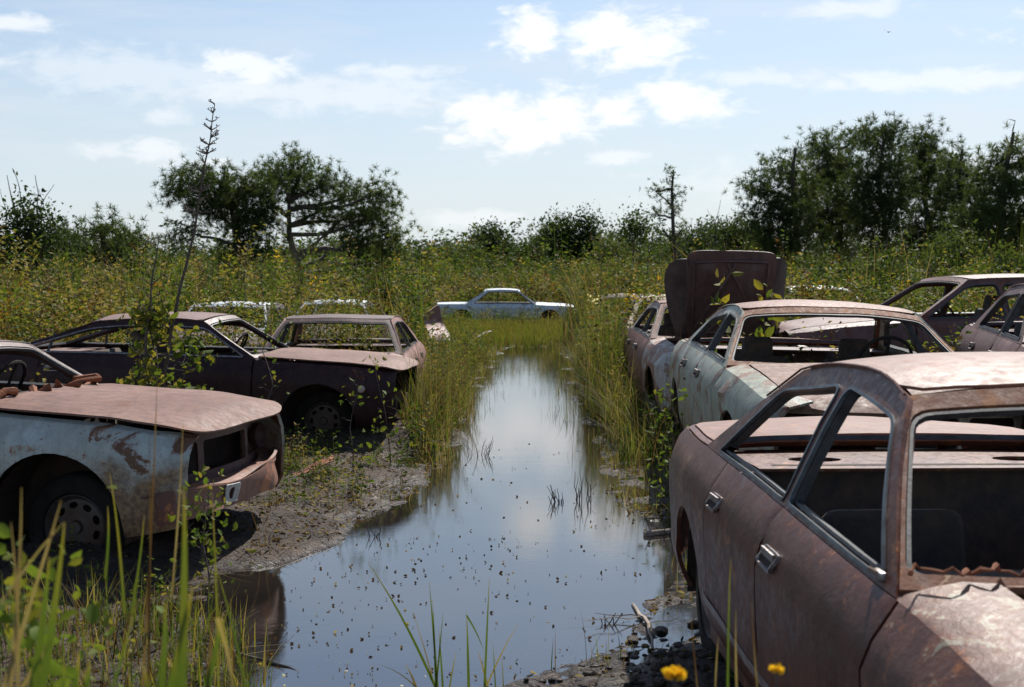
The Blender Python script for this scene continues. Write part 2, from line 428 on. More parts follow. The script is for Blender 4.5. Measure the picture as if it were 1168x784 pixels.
    # roof -----------------------------------------------------------
    if P['roof']:
        Yr = lambda s: Y(s, zroof(s)) + .004
        o1 = [(s, Yr(s)) for s in np.linspace(swt + .10, srt - .08, 8)]
        outer = [(swt, 0), (swt + .012, Yr(swt) * .6), (swt + .04, Yr(swt) - .06)] + o1 + [(srt - .02, Yr(srt) - .05), (srt, 0)]
        outer = outer + [(s, -y) for s, y in outer[-2:0:-1]]
        bm = bmesh.new()
        def rf(s, y):
            k = abs(y) / Yr(s); return J(Vector((L / 2 - s, y, zroof(s) + P['crown'] * (1 - k ** 2.6) + .006)))
        panel(bm, outer, rf, step=.08, thick=.010)
        ro = fin(bm, 'roof', T, root, 40)
        for s0, dz in ((swt + .05, -.02), (srt - .05, -.025), ((swt + srt) / 2, -.018)):
            bm = bmesh.new()
            y = Yr(s0) - .03
            pts = [(L / 2 - s0, yy, zroof(s0) + P['crown'] * (1 - (abs(yy) / (y + .03)) ** 2.6) + dz - .012) for yy in np.linspace(-y, y, 9)]
            for a, b in zip(pts, pts[1:]): bar(bm, a, b, .07, .032)
            fin(bm, 'roof_bow', M['dark'], ro)
        for side in (1, -1):
            bm = bmesh.new(); pr = [(s_, zroof(s_) + .004) for s_ in np.linspace(swt + .01, srt, 9)] + [(srt + (sbb - srt) * k, zroof(srt) + (P['zd'] - zroof(srt)) * k) for k in (.15, .3)]
            tube(bm, [J(Vector((L / 2 - s_, side * (Y(s_, z_) + .010), z_))) for s_, z_ in pr], .0045, 5); fin(bm, 'drip_rail', mats.get('rail', B), ro, 60)
        # windscreen and rear window surrounds
        for nm, (sb_, zb_, st_, zt2, w0) in {'windscreen_frame': (sc + .01, zc + .012, swt + .02, zroof(swt), P['wfw']), 'rear_window_frame': (sbb - .01, P['zd'] + .01, srt - .02, zroof(srt), .05)}.items():
            sg = -1 if nm == 'windscreen_frame' else 1
            yb, yt = Y(sb_, zb_ - .013) - .01, Y(st_, zt2) - .005
            def wf(u, v):
                y = u * (yb + (yt - yb) * v); s = sb_ + (st_ - sb_) * v + sg * .07 * (1 - u * u) * (1 - v * .3); z = zb_ + (zt2 - zb_ + P['crown'] * (1 - abs(u) ** 2.6)) * v
                return J(Vector((L / 2 - s, y, z)))
            bm = bmesh.new()
            o2 = rounded([(-1, 0), (1, 0), (1, 1), (-1, 1)], 0)
            hl = rounded([(-1 + w0 * 1.25, .07), (1 - w0 * 1.25, .07), (1 - w0 * 1.4, .91), (-1 + w0 * 1.4, .91)], [.06, .06, .09, .09], 4)
            panel(bm, o2, wf, holes=[hl], step=.1, thick=.03, out=(-sg, 0, .5))
            fr = fin(bm, nm, mats.get('wframe', T), root)
            bm = bmesh.new(); h2 = [(u * .985, .49 + (v - .49) * .965) for u, v in hl]
            panel(bm, hl, lambda u, v: wf(u, v) + Vector((sg * .008 * -1, 0, -.008)), holes=[h2], step=.1, thick=.02, out=(-sg, 0, .5)); fin(bm, 'window_seal', M['seal'], fr)
    # hood -----------------------------------------------------------
    hi = P['fw_top'] + .022 + P.get('hood_gap', 0)
    def hoodf(s, y):
        k = abs(y) / (Wp(max(s, .3)) - hi)
        return J(Vector((L / 2 - s, y, zs(s) + .034 + .03 * (1 - k ** 2) + P['hood_lift'] * (1 - s / sc * .6) - .05 * max(0, (.16 - s) / .16) ** 2)))
    hw = lambda s: Wp(s) - hi if not P.get('hood_wide') else Wp(s) - .085
    if P['hood'] == 'on':
        o1 = [(s, hw(max(s, .2))) for s in np.linspace(.14, sc - .03, 7)]
        wn = hw(.3); outer = [(.17 - .20 * math.cos(t) ** .75 - .0, wn * math.sin(t) ** .62) for t in np.linspace(0, 1.45, 14)] + o1[1:]; outer = outer + [(s, -y) for s, y in outer[::-1][:-1]]
        bm = bmesh.new(); panel(bm, outer, hoodf, step=.08, thick=.012); fin(bm, 'hood', HD, root, 40)
    # cowl and firewall, engine bay
    bm = bmesh.new()
    cw = [(sc - .03, W - .24), (sc + .05, W - .12), (sc + .06, 0), (sc + .05, -W + .12), (sc - .03, -W + .24)]
    panel(bm, cw, lambda s, y: Vector((L / 2 - s, y, zc + .012 + .02 * (1 - (y / W) ** 2))), step=.15, thick=.02)
    fin(bm, 'cowl', mats.get('cowl', HD), root)
    bm = bmesh.new()
    box(bm, (L / 2 - sc - .03, 0, .60), (.03, 2 * W - .32, .66))
    box(bm, (L / 2 - L / 2, 0, .285), (L - .5, 2 * W - .95, .03))
    for sd_ in (1, -1): bar(bm, (L / 2 - .1, sd_ * (W - .56), .42), (L / 2 - sc, sd_ * (W - .56), .42), .12, .16)
    box(bm, (L / 2 - sR - .2, 0, .50), (.03, 2 * W - .4, .42))
    fin(bm, 'floor_pan', M['dark'], root)
    if P.get('engine'):
        bm = bmesh.new(); rbox(bm, (L / 2 - .85, 0, .52), (.55, .5, .35), .05); rbox(bm, (L / 2 - .8, 0, .72), (.3, .22, .08), .02)
        for k in range(5): tube(bm, [(L / 2 - .5 - .15 * k, -.3 + .1 * k, .7), (L / 2 - .7, .1 * k, .78), (L / 2 - 1.1, .4 - .1 * k, .70)], .015)
        fin(bm, 'engine', M['dark'], root)
    # trunk ------------------------------------------------------------
    if P['trunk'] and L - sbb > .3:
        bm = bmesh.new()
        hwt = lambda s: Wp(s) - .125
        o1 = [(s, hwt(s)) for s in np.linspace(sbb + .04, L - .1, 5)]
        outer = [(sbb + .02, 0)] + o1 + [(L - .03, hwt(L - .1) * .7), (L - .01, 0)]; outer = outer + [(s, -y) for s, y in outer[-2:0:-1]]
        panel(bm, outer, lambda s, y: J(Vector((L / 2 - s, y, zs(s) + .012 + .03 * (1 - (y / hwt(s)) ** 2)))), step=.1, thick=.02); fin(bm, 'trunk_lid', HD if P.get('trunk_top') else T, root, 40)
        for side in (1, -1):
            bm = bmesh.new()
            tp = [(s, Wp(s) - .092) for s in np.linspace(sbb, L - .05, 5)] + [(s, Wp(s) - .12) for s in np.linspace(L - .05, sbb, 5)]
            panel(bm, tp, lambda s, y: J(Vector((L / 2 - s, side * y, zs(s) - .002 + .25 * (Wp(s) - .092 - y)))), step=step, thick=.015)
            fin(bm, 'quarter_rail', B, root)
        # parcel shelf with speaker holes
        bm = bmesh.new(); y = W - .2
        ps = [(sbb - .52, -y), (sbb + .03, -y - .03), (sbb + .03, y + .03), (sbb - .52, y)]
        el = lambda cy: [(sbb - .27 + .07 * math.cos(t), cy + .11 * math.sin(t)) for t in np.linspace(0, 2 * math.pi, 14, endpoint=False)]
        panel(bm, ps, lambda s, yy: Vector((L / 2 - s, yy, P['zd'] - .03)), holes=[el(.42), el(-.42)], step=.2, thick=.012); fin(bm, 'parcel_shelf', mats.get('shelf', T), root)
    # tail and front faces
    bm = bmesh.new(); w = Wp(L - .02) - .10
    tl = rounded([(-w, sill + .16), (w, sill + .16), (w, P['zt'] - .02), (-w, P['zt'] - .02)], .05)
    hl = [rounded([(a, P['zt'] - .24), (b, P['zt'] - .24), (b, P['zt'] - .09), (a, P['zt'] - .09)], .02) for a, b in ((-w + .05, -w + .36), (w - .36, w - .05))]
    panel(bm, tl, lambda y, z: Vector((-L / 2 + .03 + .05 * (y / w) ** 2, y, z)), holes=hl, step=.15, thick=.02, out=(-1, 0, 0)); fin(bm, 'tail_panel', B, root)
    if P['front']:
        bm = bmesh.new(); w = Wp(.1) - .06; zf = P['zhf']
        tl = rounded([(-w, sill + .20), (w, sill + .20), (w, zf - .01), (-w, zf - .01)], .03)
        hl = [rounded([(a, zf - .24), (b, zf - .24), (b, zf - .06), (a, zf - .06)], .03) for a, b in ((-w + .04, -w + .34), (w - .34, w - .04), (-w + .40, w - .40))]
        panel(bm, tl, lambda y, z: Vector((L / 2 - .10 - .12 * (y / w) ** 2 - .05 * (z - sill), y, z)), holes=hl, step=.1, thick=.02, out=(1, 0, 0)); fin(bm, 'front_panel', mats.get('face', B), root)
        bm = bmesh.new(); box(bm, (L / 2 - .38, 0, .5), (.03, 1.5, .45)); fin(bm, 'radiator', M['dark'], root)
    # interior ----------------------------------------------------------
    if P['seats']:
        bm = bmesh.new(); rbox(bm, (L / 2 - sc - .16, 0, zc - .10), (.30, 2 * W - .34, .20), .05)
        rbox(bm, (L / 2 - sc - .30, .38, zc - .03), (.14, .36, .10), .03); fin(bm, 'dashboard', M['dash'], root)
        for side in (1, -1):
            bm = bmesh.new(); mr = Matrix.Rotation(R(-14), 3, 'Y')
            rbox(bm, (L / 2 - 2.35, side * .38, .48), (.50, .50, .16), .06)
            rbox(bm, (L / 2 - 2.66, side * .38, .48 + P['seat_h'] / 2), (.13, .48, P['seat_h']), .06, mr, 3)
            fin(bm, 'seat', M['cloth'], root)
            if P['headrests']: bm = bmesh.new(); rbox(bm, (L / 2 - 2.75, side * .38, .54 + P['seat_h']), (.10, .24, .17), .048, mr, 4); fin(bm, 'headrest', M['cloth'], root)
        bm = bmesh.new(); rbox(bm, (L / 2 - 3.05, 0, .46), (.45, 2 * W - .4, .18), .06); rbox(bm, (L / 2 - 3.33, 0, .70), (.14, 2 * W - .42, .52), .06, Matrix.Rotation(R(-18), 3, 'Y')); fin(bm, 'rear_seat', M['cloth'], root)
        bm = bmesh.new(); c = Vector((L / 2 - sc - P.get('steer_x', .52), P.get('steer', .38), zc + .05)); ax = Vector((-.85, 0, .5)).normalized(); u = Vector((0, 1, 0)); v = ax.cross(u)
        ring = [c + (u * math.cos(t) + v * math.sin(t)) * .185 for t in np.linspace(0, 2 * math.pi, 29)]
        # tilt so the rim faces rearwards
        tube(bm, ring, .013, 6, False)
        for t in (0.3, math.pi - .3, -math.pi / 2): tube(bm, [c - ax * .02, c + (u * math.cos(t) + v * math.sin(t)) * .185], .011, 6)
        tube(bm, [c - ax * .02, c + Vector((.30, 0, -.14))], .025, 8); fin(bm, 'steering_wheel', M['rubber'], root)
    if P['seats']:
        random.seed(int(L * 100) + int(W * 1000)); bm = bmesh.new(); p = Vector((L / 2 - sc - .35, -.5, zc - .12))
        for k in range(26):
            q = p + Vector((random.uniform(-.45, .1), random.uniform(-.25, .35), random.uniform(-.3, .08))); tube(bm, [p, q, q + Vector((random.uniform(-.2, .2), random.uniform(-.2, .2), random.uniform(-.3, .02)))], [.007, .010, .005], 5); p = q if abs(q.y) < W - .3 and q.x > L / 2 - 3.2 and .4 < q.z < zc else p
        fin(bm, 'loose_wiring', M['dark'], root)
    # wheels -------------------------------------------------------------
    for code in P['wheels'].split():
        s = P['fw'] if code[0] == 'f' else P['rw']; side = 1 if code[1] == 'l' else -1; r = P['wr']
        wt = empty('wheel'); wt.parent = root; wt.location = (L / 2 - s, side * (W - P['wheel_in']), r * .93 + P['wheel_z'])
        if side < 0: wt.rotation_euler = (0, 0, math.pi)
        bm = bmesh.new(); lathe(bm, [(r * .62, -.09), (r * .66, -.10), (r * .93, -.095), (r, -.07), (r, .07), (r * .93, .095), (r * .66, .10), (r * .62, .085), (r * .60, .03)], 30); fin(bm, 'tyre', M['rubber'], wt, 50)
        bm = bmesh.new(); q = r * .62; lathe(bm, [(q, -.08), (q * .93, -.06), (q * .9, .05), (q, .085), (q * .96, .092), (q * .86, .06), (q * .80, .045)], 30)
        lathe(bm, [(q * .46, .04), (q * .40, .065), (q * .22, .07), (q * .18, .09), (.001, .092)], 20)
        oc_ = [(q * .88 * math.cos(t), q * .88 * math.sin(t)) for t in np.linspace(0, 2 * math.pi, 32, endpoint=False)]
        hs_ = [[(q * .66 * math.cos(t0) + q * (.10 * math.cos(t) * math.cos(t0) - .15 * math.sin(t) * math.sin(t0)), q * .66 * math.sin(t0) + q * (.10 * math.cos(t) * math.sin(t0) + .15 * math.sin(t) * math.cos(t0))) for t in np.linspace(0, 2 * math.pi, 10, endpoint=False)] for t0 in np.linspace(0, 2 * math.pi, 9, endpoint=False)]
        panel(bm, oc_, lambda u, v: Vector((u, .045 + .03 * (1 - (u * u + v * v) / (q * q)), v)), holes=hs_, step=.2, thick=.004, out=(0, 1, 0))
        fin(bm, 'rim', M['rim'], wt, 40)
        bm = bmesh.new(); lathe(bm, [(q * .9, -.03), (.001, -.03)], 16); fin(bm, 'brake_drum', M['dark'], wt)
    P.update(zs=zs, Y=Y, Wp=Wp, zroof=zroof, J=J, hoodf=hoodf, sf=sf)
    root['_'] = 0; del root['_']
    return root, P
def place(root, P, s, side, px, py, d, yaw, z=None, roll=0, pitch=0, zloc=None):
    """put the belt-line point (s, side) of the car at photo pixel px,py at distance d"""
    zz = P['zs'](s) if z is None else z
    loc = Vector((P['L'] / 2 - s, side * P['Y'](s, zz), zz)); tgt = at(px, py, d)
    m = Matrix.Rotation(R(yaw), 3, 'Z') @ Matrix.Rotation(R(pitch), 3, 'Y') @ Matrix.Rotation(R(roll), 3, 'X')
    root.rotation_euler = m.to_euler(); root.location = tgt - m @ loc
    if zloc is not None: root.location.z = zloc
    print('CAR', root.name, [round(v, 2) for v in root.location])

GW = 'wrecked cars abandoned in the marsh'
B_mauve = body_mat('oxidised_mauve_paint', (.090, .030, .018), (.135, .050, .031), (.20, .12, .075), .22, .40, .38, 1, spec=.30)
B_mauve_f = body_mat('oxidised_mauve_with_bare_patches', (.115, .048, .034), (.16, .078, .057), (.28, .25, .19), .38, .46, .42, 2, spec=.3, bs=1.6)
B_roofm = body_mat('sunburnt_roof_mauve', (.165, .075, .050), (.215, .108, .078), (.10, .036, .019), .3, .22, .5, 3, spec=.28, bs=.7)
B_green = body_mat('pale_green_flaking_paint', (.24, .26, .20), (.36, .38, .32), (.15, .08, .05), .40, .42, .42, 4, spec=.35, low_rust=.42, bs=.9)
B_pinkr = body_mat('pink_rust_roof', (.15, .058, .038), (.21, .098, .070), (.10, .032, .017), .4, .3, .55, 5, spec=.3, bs=1.5)
B_blue = body_mat('pale_blue_white_paint', (.46, .50, .47), (.36, .37, .32), (.12, .06, .03), .32, .42, .45, 6, low_rust=.90, spec=.35, bs=1.4)
B_hoodp = body_mat('dusty_pink_hood', (.165, .088, .066), (.235, .138, .108), (.12, .045, .026), .25, .16, .62, 7, spec=.25, bs=.8)
B_brown = body_mat('near_black_brown_paint', (.030, .013, .014), (.045, .021, .020), (.20, .07, .025), .12, .16, .42, 8, spec=.22)
B_browntop = body_mat('faded_brown_roof', (.20, .125, .105), (.24, .155, .13), (.1, .05, .04), .15, .1, .5, 9, spec=.3)
B_pink = body_mat('faded_pink_body', (.25, .125, .10), (.31, .175, .145), (.15, .065, .045), .2, .15, .5, 10, spec=.3)
B_white = body_mat('chalky_white_paint', (.70, .73, .74), (.58, .62, .64), (.20, .14, .09), .25, .16, .4, 11)
B_wr = body_mat('white_paint_over_rust', (.50, .49, .44), (.34, .31, .27), (.22, .11, .075), .55, .3, .5, 12)
B_rb = body_mat('dark_brown_rust', (.07, .034, .03), (.11, .06, .052), (.22, .09, .05), .18, .1, .5, 13)
B_yel = body_mat('yellowed_tan_paint', (.38, .26, .14), (.42, .30, .20), (.28, .12, .07), .3, .2, .5, 14)
B_mv2 = body_mat('dull_plum_paint', (.115, .056, .048), (.165, .09, .078), (.09, .038, .026), .3, .2, .5, 15, spec=.3, bs=1.2)
B_or = body_mat('orange_rusted_frame', (.26, .10, .045), (.16, .06, .035), (.45, .28, .16), .25, .6, .7, 16)

# R1: nearest sedan on the right
root, P = make_car('sedan_wreck', dict(body=B_mauve, top=B_roofm, pillar=B_mauve, fender=B_mauve_f, hood=body_mat('mauve_hood_with_orange_patches', (.13, .062, .045), (.18, .095, .072), (.32, .14, .05), .36, .5, .5, 31, spec=.3), trim=M['trim'], wframe=B_or, shelf=B_mauve, cowl=B_or),
                   step=.07, sc=1.38, swt=1.93, srt=3.02, sbb=3.80, sB=2.46, sR=3.36, wt_b=3.56, wt_t=3.10, rw=3.95, L=4.9, W=.90, hood_lift=-.04, hood_gap=.03, fw_top=.33, engine=1, dent=.009, wheels='rl rr', zr=1.435, crown=.036, bow=.048, win_sill=.014, rad=.5, steer=.02, steer_x=.36, wfw=.012, headrests=False, seat_h=.42)
place(root, P, 1.38, -1, 1024, 680, 2.98, -90 + 1.8)
tag(root, 'large mauve brown sedan nearest the camera on the right', 'car', GW)
bm = bmesh.new(); Lh = P['L'] / 2
for sd_ in (1, -1): tube(bm, [(Lh - 2.60 - .04 * abs(q), sd_ * .38 + q * .24, .915 - .20 * max(0, abs(q) - .7) ** 1.2) for q in np.linspace(-1, 1, 13)], .009, 6)
SEATS = [c_ for c_ in root.children if c_.name.startswith('seat') and 'cloth' in c_.data.materials[0].name] if False else []
bm.free()
# rubble and curled rust along the windscreen base
bm = bmesh.new(); random.seed(9); p = Vector((Lh - 1.36, -.78, .985))
for k in range(40):
    q = Vector((Lh - 1.36 + random.uniform(-.05, .05), -.78 + k * .038, .985 + random.uniform(-.01, .018))); tube(bm, [p, (p + q) / 2 + Vector((0, 0, random.uniform(0, .02))), q], [.004, random.uniform(.003, .009), .004], 5); p = q
fin(bm, 'rust_crust', M['orust'], root)
# faded stripe of bare metal along the lower doors and a mirror bracket
bm = bmesh.new(); f_ = P['sf'](-1, .004)
panel(bm, [(1.5, .36), (4.2 - .75, .40), (3.45, .435), (1.5, .40)], f_, step=.08, thick=.003, out=(0, -1, 0)); o = fin(bm, 'rubbing_strip', plain('worn_aluminium_strip', (.34, .30, .28), .5, .3, (.17, .10, .08), 12), root)
bm = bmesh.new(); p = P['sf'](-1, .01)(1.50, P['zs'](1.5) + .02); rbox(bm, p, (.06, .018, .022), .006); tube(bm, [p, p + Vector((-.02, -.02, .012))], .007); fin(bm, 'mirror_bracket', M['chrome'], root)

# R2: pale green sedan behind it
root, P = make_car('sedan_wreck', dict(body=B_green, top=B_pinkr, pillar=B_green, fender=B_green, hood=B_hoodp, quarter=B_green, trim=M['seal'], wframe=B_or, shelf=B_rb),
                   sc=1.35, W=.93, zr=1.38, swt=1.95, srt=2.95, sbb=3.6, seat_h=.46, wfw=.018, hood_lift=-.02, bow=.045, zd=1.0, wt_b=3.35, wt_t=2.95, sB=2.38, sR=3.22, L=4.8, tumble=.5, crown=.045, fw_top=.22, dent=.012, wheels='fr fl rr rl')
place(root, P, 1.35, -1, 829, 419, 8.6, -90 - .8, roll=-1.2)
tag(root, 'pale green sedan with pink rusted roof directly behind the large mauve brown one', 'car', GW)

# R3: white and rust sedan with raised bonnet
root, P = make_car('sedan_wreck', dict(body=B_wr, top=B_pinkr, pillar=B_wr, fender=B_wr, hood=B_rb, quarter=B_pinkr, door=B_pinkr, trim=M['seal'], shelf=B_rb),
                   hood='none', front=False, step=.14, dent=.014, L=4.7, engine=1)
place(root, P, 1.35, -1, 742, 388, 13.6, -90 - .5)
tag(root, 'white and rust sedan in the right bank grass with its big brown hood raised upright', 'car', GW)
L = P['L']
bm = bmesh.new()
def raised(y, t):   # t along the hood from the hinge upwards
    return Vector((L / 2 - 1.30 + .30 * t + .10 * math.sin(t * 2.4) - .13 * abs(y) ** 2.2, y, .93 + t * .98 + .05 * math.cos(y * 1.8)))
pn = rounded([(-.42, -.05), (.42, -.05), (.47, .85), (.42, .90), (-.42, .93), (-.47, .85)], [0, 0, .05, .12, .12, .05])
panel(bm, pn, lambda y, t: P['J'](raised(y, t) + Vector((0.03 + .02 * math.sin(y * 9) * math.sin(t * 5) + .035 * max(0, .12 - abs(abs(y) - .25)) / .12 * (t < .75), 0, 0))), step=.045, thick=.02, out=(1, 0, 0)); hd = fin(bm, 'raised_hood', B_rb, root, 40)
bm = bmesh.new()
pn = rounded([(-.66, .66), (-.63, .80), (-.55, .85), (-.44, .84), (-.40, -.05), (-.50, -.05), (-.61, .30)], [.08, .06, .05, .03, 0, 0, .1])
panel(bm, pn, lambda y, t: raised(y, t) + Vector((.02 - 2.6 * max(0, abs(y) - .42) ** 1.5 + .02 * math.sin(t * 9), 0, 0)), step=.06, thick=.03, out=(1, 0, 0))
fin(bm, 'hood_flange', plain('bare_dark_steel', (.07, .05, .05), .5, .2, (.03, .018, .018), 5), hd); bm = bmesh.new()
pn = rounded([(.43, .85), (.57, .86), (.64, .80), (.62, .2), (.52, -.05), (.40, -.05)], [.03, .06, .06, 0, 0, 0])
panel(bm, pn, lambda y, t: raised(y, t) + Vector((.02 - 2.4 * max(0, abs(y) - .42) ** 1.5 + .02 * math.sin(t * 8), 0, 0)), step=.06, thick=.03, out=(1, 0, 0)); fin(bm, 'hood_flange', bpy.data.materials['bare_dark_steel'] if 'bare_dark_steel' in bpy.data.materials else plain('bare_dark_steel', (.10, .085, .085), .5, .3, (.045, .03, .03), 5), hd)

for (y0, t0, y1, t1) in ((-.36, .04, .36, .04), (-.38, .80, .38, .80), (-.37, .04, -.39, .80), (.37, .04, .39, .80), (-.36, .06, .05, .78), (.36, .06, -.05, .78)):
    bm = bmesh.new(); tube(bm, [raised(y0 + (y1 - y0) * k, t0 + (t1 - t0) * k) + Vector((.045, 0, 0)) for k in np.linspace(0, 1, 7)], .016, 6); fin(bm, 'hood_rib', B_rb, hd, 60)
# two roofs further back on the right bank
root, P = make_car('sedan_wreck', dict(body=B_wr, top=B_yel, pillar=B_yel, trim=M['seal'], hood=B_yel), step=.2, handles=False, dent=.02)
place(root, P, 1.35, -1, 716, 372, 18.3, -90 - 3)
tag(root, 'yellowed tan roofed wreck sunk in grass just behind the raised brown hood', 'car', GW)
root, P = make_car('sedan_wreck', dict(body=B_rb, top=B_rb, pillar=B_rb, trim=M['seal'], hood=B_rb), step=.2, handles=False, dent=.02, seats=False)
place(root, P, 1.35, -1, 676, 361, 25, -90 - 4)
tag(root, 'thin dark roof frame of a wreck deep in grass right of the far white coupe', 'car', GW)

# R5 / R6 on the far right
root, P = make_car('wagon_wreck', dict(body=B_mv2, top=B_mv2, pillar=B_mv2, trim=M['seal']), step=.14, srt=3.9, sbb=4.45, zr=1.42, wt_b=3.30, wt_t=3.24, sB=2.35, sR=3.2, L=4.8, dent=.01, trunk=False, swt=2.0)
place(root, P, 1.30, 1, 1040, 367, 13.2, 180 + 6)
tag(root, 'plum coloured wagon seen from its side among weeds at the right edge', 'car', GW)
root, P = make_car('sedan_wreck', dict(body=B_mv2, top=B_mv2, pillar=B_mv2, trim=M['seal'], hood=B_mv2), step=.12, zr=1.38, dent=.01, sB=2.3)
place(root, P, 1.35, -1, 1166, 393, 8.9, -90 - 12)
tag(root, 'mauve grey sedan cut off by the right edge in front of the plum wagon', 'car', GW)
root, P = make_car('sedan_wreck', dict(body=B_white, top=B_white, pillar=B_white, trim=M['seal'], hood=B_white), step=.2, handles=False, seats=False)
place(root, P, 1.35, -1, 905, 352, 24, -90 + 12)
tag(root, 'white wreck almost hidden in flowering weeds behind the pink roofed sedan', 'car', GW)

# far white coupe
root, P = make_car('coupe_wreck', dict(body=B_white, top=B_white, pillar=B_white, trim=M['chrome'], hood=B_white), doors=2, L=5.1, sc=1.45, swt=2.1, srt=3.25, sbb=4.0, sR=3.2, rw=4.15, zr=1.42,
                   zc=.86, zd=.87, zt=.84, zhf=.78, wt_b=3.72, wt_t=3.2, post=2.85, step=.2, seats=False, handles=False, dent=.01, fw=.95)
place(root, P, 0.05, -1, 655, 350, 46.5, 1.5, roll=1.0, pitch=.3)
tag(root, 'far white coupe seen from its side across the end of the water', 'car', GW)

# L1: pale blue-white front end, lower left
root, P = make_car('sedan_wreck', dict(body=B_blue, top=B_browntop, pillar=B_rb, hood=B_hoodp, face=B_rb, cowl=B_or, wframe=B_rb, trim=M['seal']),
                   step=.07, sc=1.35, zr=1.31, swt=1.84, fw=.80, hood_wide=True, hood_lift=.035, fw_top=.13, L=4.7, zhf=.80, ar=.40, dent=.010, engine=1, wheel_in=.36, wheel_z=-.03)
place(root, P, .80, -1, 66, 481, 7.1, -11)
tag(root, 'pale blue white sedan with dusty pink hood and crushed bumper at lower left', 'car', GW)
L = P['L']; W = P['W']
bm = bmesh.new()
def bf(y, z):
    k = y / (W - .03); return P['J'](Vector((L / 2 + .03 - .20 * abs(k) ** 3 + .018 * math.sin(y * 7) + .012 * math.sin(z * 30 + y * 5), y, z + .03 * max(0, y) + .010 * math.sin(y * 9))))
bo = rounded([(-W + .03, .34), (-.2, .36), (.3, .34), (W - .05, .38), (W - .05, .52), (W - .35, .56), (.1, .50), (-.3, .50), (-W + .03, .52)], .02)
ph = rounded([(-.30, .40), (-.24, .40), (-.24, .47), (-.30, .47)], .03)
panel(bm, bo, bf, holes=[ph], step=.05, thick=.02, out=(1, 0, 0))
panel(bm, [(-W + .04, 0), (W - .06, 0), (W - .06, .11), (0, .13), (-W + .04, .10)], lambda y, t: bf(y, .515) + Vector((-t, 0, .012 * math.sin(t * 30 + y * 6))), step=.05, thick=.012)
bu = fin(bm, 'bumper', body_mat('crumpled_rust_bumper', (.13, .055, .038), (.24, .115, .08), (.36, .13, .05), .35, .45, .6, 21), root, 35)
bm = bmesh.new(); pr = rounded([(-.36, .38), (-.18, .38), (-.18, .49), (-.36, .49)], .015)
panel(bm, pr, lambda y, z: bf(y, z) + Vector((.012, 0, 0)), holes=[ph], step=.06, thick=.006, out=(1, 0, 0)); fin(bm, 'bracket_plate', plain('bare_grey_plate', (.36, .38, .38), .5, .2), bu)
for side in (1, -1):
    bm = bmesh.new(); lathe(bm, [(.085, 0), (.08, .03), (.045, .07), (.001, .075)], 18)
    bmesh.ops.rotate(bm, cent=(0, 0, 0), matrix=Matrix.Rotation(R(90), 3, 'Z'), verts=bm.verts); bmesh.ops.translate(bm, vec=(L / 2 - .17, side * .62, .66), verts=bm.verts)
    fin(bm, 'headlight_bucket', B_rb, root)
bm = bmesh.new()
for k in range(9):
    a = Vector((L / 2 - 1.28 - .03 * (k % 3), -.7 + .16 * k, .975)); q = [a + Vector((random.uniform(-.09, .07), random.uniform(-.12, .16) , random.uniform(-.02, .07))) for _ in range(4)]
    tube(bm, [a] + q, [.016, .028, .02, .025, .01], 6)
pnl = rounded([(1.16, .45), (1.36, .35), (1.38, .8), (1.20, .78)], .03)
fin(bm, 'burnt_wiring', M['orust'], root)

# L2: dark brown sedan
root, P = make_car('sedan_wreck', dict(body=B_brown, top=B_browntop, pillar=B_brown, hood=B_hoodp, trim=M['chrome'], wframe=B_rb),
                   step=.1, doors=2, L=4.95, sc=1.42, swt=1.98, srt=3.10, sbb=4.05, sR=3.60, wt_b=3.90, wt_t=3.15, zr=1.36, zc=.92, zd=.98, fw=.80, rw=3.9, hood_lift=.01, fw_top=.13, hood_wide=True, post=3.55, trunk_top=False, crown=.05, dent=.01, wheel_in=.40, wfw=.02)
place(root, P, 1.42, -1, 292, 410, 12.5, -4.0)
tag(root, 'dark brown sedan with dusty pink hood facing right behind the blue white sedan', 'car', GW)
bm = bmesh.new(); p = P['sf'](-1, .01)(.36, .64); lathe(bm, [(.036, 0), (.036, -.02), (.001, -.026)], 14, p); fin(bm, 'marker_lamp', M['lens'], root)

# L3: pink car behind it
root, P = make_car('sedan_wreck', dict(body=B_pink, top=B_rb, pillar=B_pink, hood=B_pink, trim=M['seal'], wframe=B_rb), step=.1, L=4.6, sc=1.32, dent=.014, zr=1.40, W=1.0, handles=True, seats=False, crown=.02)
place(root, P, 1.32, 1, 459, 405, 15.9, -90 - 1)
tag(root, 'faded pink sedan facing the camera behind the dark brown sedan by the reeds', 'car', GW)

# L4 / L5 deep in the weeds
root, P = make_car('sedan_wreck', dict(body=B_rb, top=B_white, pillar=B_rb, trim=M['seal'], hood=B_rb), step=.2, handles=False, seats=False)
place(root, P, 1.35, 1, 306, 377, 20, -90 - 4)
tag(root, 'pale roofed wreck in weeds directly behind the dark brown roof', 'car', GW)
root, P = make_car('sedan_wreck', dict(body=B_rb, top=B_white, pillar=B_rb, trim=M['seal'], hood=B_rb), step=.2, handles=False, seats=False, zr=1.42)
place(root, P, 1.35, 1, 424, 374, 23, -90 - 3)
tag(root, 'white roof of a wreck just visible in weeds behind the faded pink sedan', 'car', GW)
# crumpled pale scrap by the far bank
bm = bmesh.new()
panel(bm, rounded([(-.35, -.6), (.3, -.7), (.42, .1), (.2, .8), (-.25, .65), (-.1, 0)], .1), lambda u, v: Vector((u, .25 * math.sin(v * 3) + .15 * math.sin(u * 7), v * .75 + .1 * math.sin(u * 9))), step=.08, thick=.01, out=(0, -1, 0))
o = fin(bm, 'body_panel', B_pink, None); o.location = at(494, 378, 27); o.rotation_euler = (R(-15), R(10), R(20))
tag(o, 'crumpled pale body panel leaning in brown grass at the left end of the far coupe', 'scrap panel')

